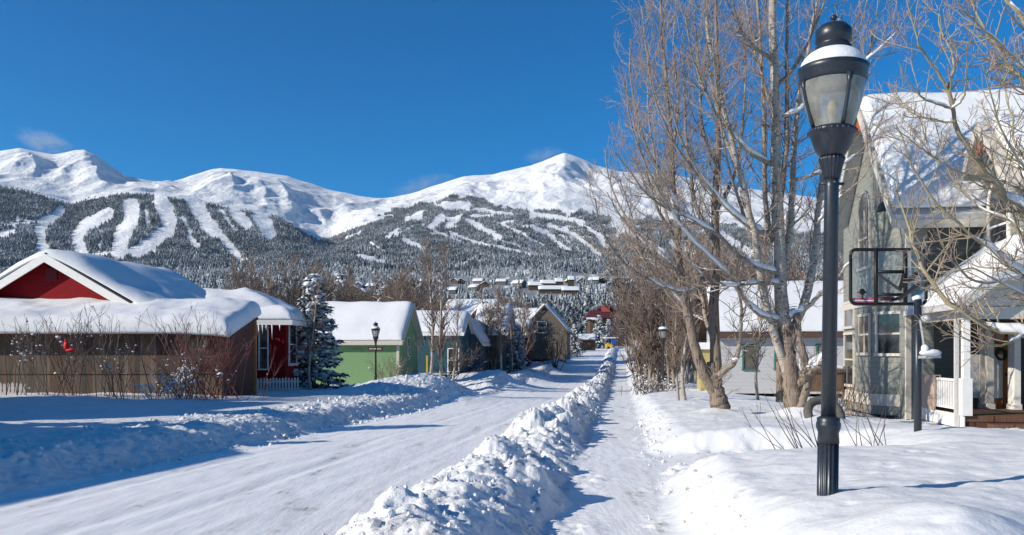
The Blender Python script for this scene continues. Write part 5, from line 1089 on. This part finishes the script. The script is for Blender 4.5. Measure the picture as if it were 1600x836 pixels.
    b = MB(); b.blob((c[0], c[1], 2.45), (.17, .17, .11), 2, .05); b.build('snow', M['snow_soft'], bh, True); b = MB(); b.tube([(c[0], c[1], 2.5), (c[0], c[1], 2.9)], .006, 5); b.build('cord', M['black'], bh)
grey_house()

# ------------------------------------------------------------------ street lamps
def lamp(name, label, X, Y, z, lean=0., k=1.):
    """profile measured on the near lamp; heights from the foot in metres, total 4.19 m"""
    root = thing(name, label, 'street lamp', (X, Y, z)); u = 7.3 / F
    H = lambda y: (775 - y) * u
    R = lambda r: r * u
    b = [root]
    def P(mb, nm, mat, par=None, sm=True): return mb.build(nm, mat, par or root, sm)
    base = (X, Y, z)
    m = MB(); m.lathe([(R(16.2), -.6), (R(16.0), H(690))], base, 96, None, 16, .09); m.lathe([(R(16.6), H(692)), (R(15.4), H(676)), (R(18.4), H(668)), (R(18.6), H(662)), (R(17), H(658)), (R(17.5), H(653)), (R(12), H(650))], base, 32); P(m, 'base', M['lamp_paint'])
    m = MB(); m.lathe([(R(11.6), H(652)), (R(10.8), H(292)), (R(10.6), H(278))], base, 24); P(m, 'pole', M['lamp_paint'])
    m = MB(); m.lathe([(R(12), H(280)), (R(13.5), H(272)), (R(17.5), H(256)), (R(20), H(250)), (R(20), H(247)), (R(16), H(245))], base, 80, None, 20, .10); P(m, 'capital', M['lamp_paint'])
    m = MB(); m.tube([(X - R(17), Y, z + H(287)), (X + R(19), Y, z + H(287))], R(2.4), 10); m.tube([(X, Y - R(17), z + H(287)), (X, Y + R(17), z + H(287))], R(2.4), 10); P(m, 'ladder_bar', M['lamp_paint'])
    m = MB(); m.lathe([(R(15), H(246)), (R(19), H(243)), (R(26), H(232)), (R(31.5), H(217)), (R(33), H(211)), (R(36), H(209)), (R(36.5), H(205)), (R(34), H(202)), (R(30), H(200))], base, 36)
    for i in range(26):
        a = i * 2 * math.pi / 26; m.blob((X + math.cos(a) * R(35), Y + math.sin(a) * R(35), z + H(206.5)), (R(3.2),) * 3, 1, 0)
    P(m, 'bowl', M['lamp_paint'])
    gp = [(30, 201), (37, 180), (43, 160), (47, 142), (48.5, 128)]
    m = MB(); n = 32; a = np.arange(n) * 2 * math.pi / n; vs = np.concatenate([np.stack([X + np.cos(a) * R(r), Y + np.sin(a) * R(r), np.full(n, z + H(y))], 1) for r, y in gp]); fs = [(i * n + j, i * n + (j + 1) % n, (i + 1) * n + (j + 1) % n, (i + 1) * n + j) for i in range(len(gp) - 1) for j in range(n)]; m.add(vs, fs); P(m, 'glass', M['lamp_glass'])
    for i in range(4):
        an = R_(-82 + 90 * i); m = MB(); pts = [(X + math.cos(an) * R(r + .8), Y + math.sin(an) * R(r + .8), z + H(y)) for r, y in [(30, 201), (34, 190)] + gp[1:]]; m.tube(pts, [R(3.6)] * 2 + [R(3.0)] * 3 + [R(6)], 8); P(m, 'rib', M['lamp_paint'])
    m = MB(); m.lathe([(R(44), H(128)), (R(48.5), H(131)), (R(50.5), H(127)), (R(51), H(116)), (R(52), H(114)), (R(52.5), H(107)), (R(50), H(105.5)), (R(40), H(106))], base, 40); P(m, 'ring', M['lamp_paint'])
    m = MB(); m.lathe([(R(48), H(106)), (R(46), H(98)), (R(36), H(86)), (R(28), H(81)), (R(27.5), H(75)), (R(24), H(71)), (R(24), H(68)), (R(27), H(66)), (R(27), H(48)), (R(25.5), H(46.5)), (R(20), H(40.5)), (R(8), H(36.5)), (R(4), H(35)), (R(2.5), H(33)), (R(3.2), H(32)), (R(5.4), H(29)), (R(5), H(26)), (R(1), H(23))], base, 32); P(m, 'cap', M['lamp_paint'])
    m = MB(); v, f = ico(4); 
    n = 40; pr = [(50, 107), (49.5, 104), (47.5, 98), (43, 91), (36, 84.5), (28.4, 80), (25, 79.6)]
    m.lathe([(R(r), H(y)) for r, y in pr], base, n); P(m, 'snow', M['snow_soft'])
    m = MB(); m.lathe([(R(7), H(203)), (R(6.5), H(192)), (R(5), H(188)), (R(8), H(178)), (R(9), H(168)), (R(5), H(158)), (R(1), H(156))], base, 16); P(m, 'bulb', plain('lamp_bulb_glass', (.75, .66, .42), .3))
    return root
XL, YL = XX(1293, 7.3), 7.3; zl = ZZ(775, 7.3)
l0 = lamp('street_lamp', 'tall blue black street lamp with snow cap standing close by on the lawn', XL, YL, zl); l0.rotation_euler.y = R_(.75)
def lamp_copy(x, yt, Y, label):
    X = XX(x, Y); H_ = 4.19; zt = ZZ(yt, Y); return dup(l0, (X, Y, zt - H_), .6, 1., label)
la = lamp_copy(587, 503, 54.5, 'street lamp with a dark red street sign in front of the green house')
lb_ = lamp_copy(1036, 503, 50., 'street lamp half hidden by bare twigs on the right of the sidewalk')
lc = lamp_copy(777, 531, 86., 'small far street lamp by the slim aspens left of the road')
for o_ in (la, lb_, lc): o_.rotation_euler.y = 0
# the street sign carried by the green-house lamp
sg = thing('street_sign', 'narrow dark red street name sign fixed across the lamp by the green house', 'sign', W(587, 545, 54.4)); p = W(587, 545, 54.35)
m = MB(); m.box(p[0] - .50, p[0] + .50, p[1] - .10, p[1] - .06, p[2] - .11, p[2] + .11); m.build('panel', M['sign_red'], sg)
m = MB()
for i, w_ in enumerate([.05, .04, .05, .03, .05, .04, 0, .05, .04, .05, .03]):
    if w_: m.box(p[0] - .40 + i * .074, p[0] - .40 + i * .074 + w_, p[1] - .108, p[1] - .101, p[2] - .04, p[2] + .04)
m.build('lettering', M['sign_white'], sg)

# ------------------------------------------------------------------ basketball hoop
def hoop():
    Y = 15.; X = XX(1434, Y); zg = G(X, Y); root = thing('basketball_hoop', 'black framed basketball hoop seen from behind in front of the grey house', 'basketball hoop', (X, Y, zg)); q = Y / F
    m = MB(); m.lathe([(.066, -.3 + zg - zg), (.066, ZZ(468, Y) - zg)], (X, Y, zg), 18); m.build('pole', M['lamp_paint'], root, True)
    bY = Y + .75; wx0, wx1 = XX(1329, bY), XX(1447, bY); z0, z1 = ZZ(475, bY), ZZ(390, bY)
    ft = MB(); r = .10; pts = []
    for cx_, cz_, a0 in ((wx1 - r, z1 - r, 0), (wx0 + r, z1 - r, 90), (wx0 + r, z0 + r, 180), (wx1 - r, z0 + r, 270)):
        for k in range(6): a = R_(a0 + 18 * k); pts.append((cx_ + r * math.cos(a), bY, cz_ + r * math.sin(a)))
    pts.append(pts[0]); pts.append(pts[1]); ft.tube(pts, .032, 8)
    zc = (z0 + z1) / 2; xa, xb = XX(1367, bY), XX(1413, bY)
    fr_ = MB()
    for x in (xa, xb): ft.box(x - .03, x + .03, bY - .07, bY - .02, z0, z1)
    ft.box(xa, xb, bY - .069, bY - .022, zc + .06, zc + .12); ft.box(xa, xb, bY - .068, bY - .023, z0 + .15, z0 + .20)
    ft.build('frame', M['black'], root, True)
    gl = MB(); gl.box(wx0 + .02, wx1 - .02, bY + .004, bY + .016, z0 + .02, z1 - .02); gl.build('backboard', M['board_glass'], root)
    ar = MB(); ap = lambda x, z, yy=bY - .05: (x, yy, z)
    ar.beam(ap(xa + .03, zc + .05), (xa + .36, bY - .25, z0 + .25), .05, .05); ar.beam(ap(xb - .03, zc + .05), (xa + .36, bY - .24, z0 + .25), .05, .05); ar.beam((xa + .36, bY - .2, z0 + .28), (X, Y, z0 + .52), .05, .06); ar.beam((xa + .36, bY - .2, z0 + .08), (X, Y, z0 + .30), .05, .06); ar.beam((xb, bY - .06, z0 + .15), (xa + .2, bY - .2, z0 + .05), .05, .05)
    ar.build('bracket', M['black'], root)
    rm = MB(); k = np.arange(25) * 2 * math.pi / 24; cx_ = (wx0 + wx1) / 2; rm.tube([(cx_ + .23 * math.cos(t_), bY + .32 + .23 * math.sin(t_), z0 + .13) for t_ in k], .012, 6); rm.box(cx_ - .12, cx_ + .12, bY + .018, bY + .1, z0 + .07, z0 + .14); rm.build('rim', plain('orange_rim_paint', (.5, .08, .02), .5), root, True)
    st_ = MB(); st_.box(wx0 + .03, wx0 + .50, bY - .002, bY + .002, z0 + .03, z0 + .11); st_.build('sticker', M['pink_sticker'], root)
    wl = MB(); wl.box(wx0 + .03, wx0 + .50, bY - .004, bY - .0025, z0 + .055, z0 + .075); wl.build('sticker_band', M['sign_white'], root)
    ls = MB(); ls.blob((XX(1346, bY), bY - .03, ZZ(456, bY)), (.058, .01, .06), 2, .05); ls.obox((XX(1346, bY), bY - .03, ZZ(457, bY)), (.085, 0, 0), (0, .008, 0), (0, 0, .012)); ls.obox((XX(1346.5, bY), bY - .03, ZZ(464, bY)), (.016, 0, 0), (0, .008, 0), (0, 0, .05)); ls.build('decal', M['black'], root, True)
    # crank arm with a lump of snow
    h = MB(); zz = ZZ(558, Y); h.beam((X - .02, Y - .06, zz), (X + .36, Y - .1, zz + .01), .05, .05); h.beam((X, Y - .08, ZZ(500, Y)), (X + .09, Y - .1, zz), .025, .025); h.build('height_handle', M['grey_trim'], root)
    for c, r_ in (((X + .18, Y - .1, zz + .08), (.21, .09, .06)), ((X + .08, Y - .1, zz + .14), (.07, .07, .09)), ((X + .10, Y - .07, ZZ(498, Y)), (.08, .07, .06)), ((X - .0, Y + .02, ZZ(466, Y)), (.09, .08, .06))):
        s = MB(); s.blob(c, r_, 2, .06); s.build('snow', M['snow_soft'], root, True)
hoop()

# ------------------------------------------------------------------ small things
def hydrant():
    Y = 54.; X = XX(671, Y); z = G(X, Y) - .1; root = thing('fire_hydrant', 'red fire hydrant with snow on its bonnet by the side street', 'hydrant', (X, Y, z)); m = MB()
    m.lathe([(.19, 0), (.19, .06), (.14, .08), (.13, .55), (.17, .57), (.17, .62), (.14, .66), (.09, .76), (.04, .79), (.04, .84)], (X, Y, z), 18); m.build('barrel', M['hyd_red'], root, True)
    for sx in (-1, 1):
        n = MB(); n.tube([(X + sx * .1, Y, z + .46), (X + sx * .24, Y, z + .46)], .065, 10); n.build('nozzle', M['sign_white'], root, True)
    n = MB(); n.tube([(X, Y - .1, z + .42), (X, Y - .26, z + .42)], .085, 12); n.build('nozzle', M['hyd_red'], root, True)
    s = MB(); s.blob((X, Y, z + .84), (.17, .17, .11), 2, .05); s.build('snow', M['snow_soft'], root, True)
    p0 = W(667, 603, 53.5); pl = MB(); pl.box(p0[0] - .05, p0[0] + .05, 53.5, 53.56, p0[2], p0[2] + 1.95); tag(pl.build('marker_post', M['yellow']), 'tall yellow marker post beside the red hydrant', 'post')
hydrant()
def picket(x0, x1, Y0, Y1, zt, label, h=.75):
    a = np.array([XX(x0, Y0), Y0]); b = np.array([XX(x1, Y1), Y1]); L = np.linalg.norm(b - a); d = (b - a) / L; root = thing('picket_fence', label, 'fence', (*(a + b) / 2, zt - h)); n = int(L / .14); m = MB()
    for i in range(n):
        c = a + d * (i + .5) * .14; u = np.array([d[0], d[1], 0]) * .045; w_ = np.array([-d[1], d[0], 0]) * .01; zz = zt + .02 * math.sin(i * 1.7); c3 = np.array([c[0], c[1], 0.])
        m.prism([c3 - u + [0, 0, zt - h], c3 + u + [0, 0, zt - h], c3 + u + [0, 0, zz - .06], c3 + [0, 0, zz], c3 - u + [0, 0, zz - .06]], w_ * 2)
    o = m.build('pickets', M['picket'], root); r = MB()
    for z in (zt - .2, zt - .55): r.beam((a[0] - .02 * d[1], a[1] + .04, z), (b[0], b[1] + .04, z), .03, .06)
    r.build('rail', M['picket'], root)
picket(-60, 46, 30., 30.2, ZZ(598, 30), 'grey white picket fence at the left edge in front of the shed'); picket(386, 470, 38.5, 39.5, ZZ(590, 39), 'low white picket fence in front of the red house wing', .6)
b = W(105, 544, 29.); m = MB(); m.blob(b + np.array([-.03, 0, .09]), (.10, .07, .17), 2, .05); m.blob(b + np.array([.10, 0, -.07]), (.17, .05, .07), 2, .05); m.blob(b + np.array([-.05, 0, .24]), (.06, .05, .08), 2, .03); tag(m.build('red_bird_ornament', M['bird_red'], None, True), 'bright red bird ornament perched in the bare shrub by the shed', 'ornament')
def sign_post():
    Y = 62.; p = W(996, 572, Y); root = thing('parking_sign', 'small white rectangular sign on a thin post beside the far sidewalk', 'sign', (p[0], Y, p[2] - .3)); m = MB(); m.box(p[0] - .035, p[0] + .035, Y, Y + .07, p[2] - .5, ZZ(548, Y)); m.build('post', M['old_bark'], root)
    m = MB(); m.box(p[0] - .19, p[0] + .19, Y - .05, Y - .02, ZZ(546, Y), ZZ(532, Y)); m.build('panel', M['sign_white'], root)
    m = MB()
    for i in range(3): m.box(p[0] - .12, p[0] + .10 - .03 * i, Y - .056, Y - .051, ZZ(543 - i * 3.2, Y), ZZ(542 - i * 3.2, Y))
    m.build('lettering', M['sign_red'], root)
sign_post()
def kiosk():
    Y = 195.; p = W(955, 548, Y); z = G(p[0], Y); root = thing('utility_cart', 'yellow and blue boxy cart under a white canopy at the road end', 'vehicle', (p[0], Y, z)); m = MB(); m.box(p[0] - 1.1, p[0] + .5, Y, Y + 2, z + .3, z + 1.2); m.build('body', M['yellow'], root)
    m = MB(); m.box(p[0] + .1, p[0] + 1.1, Y - .2, Y + 1.6, z + 1.0, z + 2.2); m.build('cab', M['blue_paint'], root); m = MB(); m.box(p[0] - 1.6, p[0] + 1.6, Y - .3, Y + 2.2, z + 2.5, z + 2.8); m.build('canopy', M['sign_white'], root)
    m = MB(); m.box(p[0] - 1.5, p[0] - 1.4, Y, Y + .1, z, z + 2.5); m.box(p[0] + 1.4, p[0] + 1.5, Y, Y + .1, z, z + 2.5); m.build('post', M['grey_trim'], root)
    for sx in (-.7, .5):
        m = MB(); m.tube([(p[0] + sx, Y - .1, z + .3), (p[0] + sx, Y + .15, z + .3)], .3, 14); m.build('wheel', M['black'], root, True)
kiosk()
def stump_things():
    # old tyre half buried by the aspen and the little plank rail behind it
    Y = 19.6; m = MB(); k = np.arange(29) * 2 * math.pi / 28; cx_, cz_ = XX(1288, Y), ZZ(648, Y); m.tube([(cx_ + .38 * math.cos(t_), Y + .25 * math.sin(t_), cz_ + .33 * math.sin(t_)) for t_ in k], .105, 10); tag(m.build('old_tyre', M['tyre'], None, True), 'old grey rubber tyre half buried in snow behind the lamp post', 'tyre')
    Y = 30.; x0, x1 = XX(1259, Y), XX(1318, Y); root = thing('plank_bin', 'low weathered plank bin with snowy rim behind the lamp post', 'bin', ((x0 + x1) / 2, Y, ZZ(612, Y))); m = MB(); z0, z1 = ZZ(612, Y), ZZ(577, Y)
    m.box(x0, x1, Y, Y + .05, z0, z1); m.box(x0, x0 + .05, Y + .05, Y + 1.2, z0, z1); m.box(x1 - .05, x1, Y + .05, Y + 1.2, z0, z1); m.build('side_panel', M['crate_wood'], root)
    r = MB(); r.box(x0 - .05, x1 + .05, Y - .05, Y - .004, z1 - .12, z1 + .03); r.build('rail', M['crate_wood'], root); s = MB(); s.box(x0 + .05, x1 - .05, Y + .05, Y + 1.2, z0, z1 - .12); 
    s.build('snow', M['snow_soft'], root)
    for i in range(8): s2 = None
    s = MB(); s.tube([(x0 - .05 + (x1 - x0 + .1) * q, Y, z1 + .05 + .02 * math.sin(q * 17)) for q in np.linspace(0, 1, 12)], .07, 8); s.build('snow', M['snow_soft'], root, True)
stump_things()

# shrubs
shrub('dogwood_shrub', 'red twigged shrub arching against the right end of the shed', XX(330, 31.2), 31.2, 54, 2.9, .42, M['twig_red'], .013, 0, (0, 0), (2.8, 3.2), wid=.9, rmin=.006)
shrub('snowberry_shrub', 'shrub dotted with clumps of snow in front of the shed corner', XX(310, 30), 30, 26, 1.6, .5, M['twig_dark'], .010, 300, (0, 0), (3, 3), wid=.8, rmin=.006)
shrub('snowberry_shrub', 'low round shrub heaped with snow left of the shed corner', XX(258, 29.5), 29.5, 26, .85, .8, M['twig_dark'], .009, 190, (0, 0), (4, 3), wid=.5, rmin=.006)
for i, (x, h, n, lab) in enumerate([(12, 2.9, 6, 'bare shrub at the left edge of the shed, rising over its snow'), (62, 3.0, 11, 'tall bare shrub second from the left against the shed'), (108, 3.1, 14, 'bare shrub carrying the red bird ornament'), (150, 3.0, 13, 'tall upright bare shrub with pale stems in front of the shed'),
                                (192, 2.0, 11, 'low bare shrub with snow flecks before the middle of the shed'), (285, 3.2, 14, 'bare shrub reaching over the snow slab near the red dogwood')]):
    shrub('bare_shrub', lab, XX(x, 29.6), 29.6 + .3 * (i % 2), n, h, .26, (M['twig_dark'], M['twig_far'], M['twig_dark'], M['twig_far'])[i % 4], .014, 26 if i < 5 else 8, (0, 0), (1.9, 2.4), wid=.35, rmin=.0065)
shrub('bare_shrub', 'fan of dark bare stems leaning left beside the lamp post', XX(1262, 12.6), 12.6, 13, 1.35, .30, M['twig_dark'], .008, 0, (-.75, 0), (1.2, 1.2), wid=.28, rmin=.003)
shrub('bare_shrub', 'sparse upright bare stems in the snow right of the lamp post', XX(1358, 12.0), 12.0, 10, .9, .24, M['twig_dark'], .008, 0, (-.18, 0), (1.0, 1.0), wid=.22, rmin=.003)
shrub('dry_grass_clump', 'tawny dry stalks at the foot of the bay window', XX(1316, 26), 26, 60, 1.2, .18, plain('dry_stalks', (.36, .22, .11), .85), .008, 0, (0, 0), (2, 1), wid=.4, rmin=.005)
shrub('low_shrub', 'dark round snowy shrub at the foot of the far right lamp', XX(1015, 46), 46, 60, .9, .7, M['twig_dark'], .012, 150, (0, 0), (5, 5), wid=.55, rmin=.008)
shrub('low_shrub', 'pale snowy shrub right of the far right lamp', XX(1043, 47), 47, 40, .8, .8, M['twig_far'], .012, 160, (0, 0), (4, 4), wid=.5, rmin=.008)
shrub('low_shrub', 'snowy twigs against the corner of the green house', XX(612, 56), 56, 26, 2.6, .3, M['twig_far'], .012, 20, (0, 0), (2, 2), wid=.4, rmin=.009)
shrub('bare_shrub', 'dark tangled bare crown in front of the teal garage', XX(700, 66), 66, 20, 3.6, .7, M['twig_dark'], .03, 60, (.3, 0), (2.5, 2.2), wid=.3, rmin=.012)
shrub('bare_shrub', 'branching dark snowy shrub in front of the beige gable', XX(866, 105), 105, 14, 6., .5, M['twig_dark'], .06, 60, (-.1, 0), (1.2, 1.4), wid=.5, rmin=.022)

# ------------------------------------------------------------------ left of the frame: neighbours read from road shadows, plus added verge shade casters
def left_shadow_casters():
    small = gable_house('neighbour_house', 'snow roofed house on the near left whose long shadow lies over the road', xy(-20.3, -16.), ANG_U, 26.2, 7, -.3, 3.8, 6.3, M['brown_wall'], M['white_trim'], .4, .4, None, 'house', None, [('b-', 6, 1.2, 1.2, 1.4, {'trim': M['white_trim']}), ('b-', 18, 1.2, 1.2, 1.4, {'trim': M['white_trim']})], (16, 16), True)
    spr.put(0, -20.4, 18.2, .3, 1.35, 'tall spruce left of the frame casting the pointed shadow across the road')
    spr.put(0, -24.5, 24.5, .9, 1.15, 'added spruce, unseen left of the frame beside the shed, shading the verge below the shrubs')  # unseen tree added to keep the verge in shade
    gable_house('added_shade_garage', 'added snow roofed garage, unseen left of the frame, shading the verge before the shed', (-23.6, 15.3), ANG_U, 8.8, 5.4, -.3, 4.4, 7.3, M['brown_wall'], M['white_trim'], .35, .35, None, 'garage', None, [('b-', 3, 1.2, 1., 1.2, {'trim': M['white_trim']})], (14, 16), True)  # unseen building added, its roof height set to shade the verge
    for i_, (Yq, hq, lab) in enumerate([(16.5, .62, 'added small spruce, unseen left of the frame, shading the verge nearest to the camera'), (19.6, .70, 'added small spruce, unseen left of the frame, second in the row shading the verge'), (22.6, .62, 'added small spruce, unseen left of the frame, third in the row shading the verge'), (25.6, .72, 'added small spruce, unseen left of the frame, fourth in the row shading the verge')]):  # row of unseen small spruces added as shade casters for the verge
        spr.put(i_, -.615 * Yq - 3.1, Yq, i_ * 1.3, hq, lab)
    spr.put(1, -28., 16.5, 2.3, 1.5, 'added tall spruce, unseen left of the frame, shading the verge, nearer one')  # this and the next are unseen spruces added to shade the verge
    spr.put(0, -32., 21., 1.3, 1.5, 'added tall spruce, unseen left of the frame, shading the verge, farther one')
left_shadow_casters()

def haze():
    m = bpy.data.materials.new('clear_mountain_air'); m.use_nodes = True; nt = m.node_tree; nt.nodes.clear(); o = nt.nodes.new('ShaderNodeOutputMaterial'); v = nt.nodes.new('ShaderNodeVolumePrincipled')
    v.inputs['Color'].default_value = (.80, .90, 1, 1); v.inputs['Density'].default_value = HAZE; v.inputs['Anisotropy'].default_value = .2; nt.links.new(v.outputs[0], o.inputs['Volume'])
    zlo = min(float(TZ.min()), -3.) - 1; zhi = float(TZ.max()) + 60
    b = MB(); b.box(float(TXw.min()) - 300, float(TXw.max()) + 300, -800, 12300, zlo, zhi); stuff(b.build('haze', m), 'thin blue mountain air', 'haze')
HAZE = 1.3e-5
haze()

def spindrift(name, label, x0, y0, x1, y1, Y, w, dens, sd):
    """snow blown off a crest by the wind: a low drifting volume"""
    a = W(x0, y0, Y); b = W(x1, y1, Y); c = (a + b) / 2; L = np.linalg.norm(b - a) / 2
    m = bpy.data.materials.new('blowing_snow'); m.use_nodes = True; nt = m.node_tree; nt.nodes.clear(); g = N(nt); o = g.node('ShaderNodeOutputMaterial'); v = g.node('ShaderNodeVolumePrincipled')
    v.inputs['Color'].default_value = (.95, .96, 1, 1); v.inputs['Anisotropy'].default_value = .1
    q = g.coord(scale=(.0035, .006, .0075)); n = g.noise(q, 1.6, 5, .62, .6)
    tc = g.node('ShaderNodeTexCoord'); mp = g.node('ShaderNodeVectorMath', operation='LENGTH'); sc = g.node('ShaderNodeMapping'); sc.inputs['Scale'].default_value = (1 / L, 1 / (w * 2.), 1 / w); g.l(tc.outputs['Object'], sc.inputs[0]); g.l(sc.outputs[0], mp.inputs[0])
    k = g.math('MULTIPLY', g.ramp(mp.outputs['Value'], [(0, (1, 1, 1)), (.95, (0, 0, 0))]), g.ramp(n, [(.42, (0, 0, 0)), (.72, (1, 1, 1))])); g.l(g.math('MULTIPLY', k, dens), v.inputs['Density']); g.l(v.outputs[0], o.inputs['Volume'])
    vv, f = ico(3); d = (b - a) / (2 * L); side = np.array([0, 1., 0]); up = np.cross(d, side); up = up if up[2] > 0 else -up
    me_v = vv * np.array([L, w * 2., w]); ob = mk(name, me_v, f, m); ob.location = [float(z) for z in c]; ob.rotation_euler.y = -math.atan2(d[2], d[0]); stuff(ob, label, 'blowing snow')
spindrift('blowing_snow', 'wisp of snow blown off the left peaks', 20, 208, 120, 236, 8050, 130, .009, 1)
spindrift('blowing_snow', 'snow plume drifting along the saddle left of the central peak', 600, 303, 720, 276, 8050, 100, .007, 2)
spindrift('blowing_snow', 'thin snow plume blowing off the central peak', 812, 246, 890, 240, 8050, 90, .007, 3)
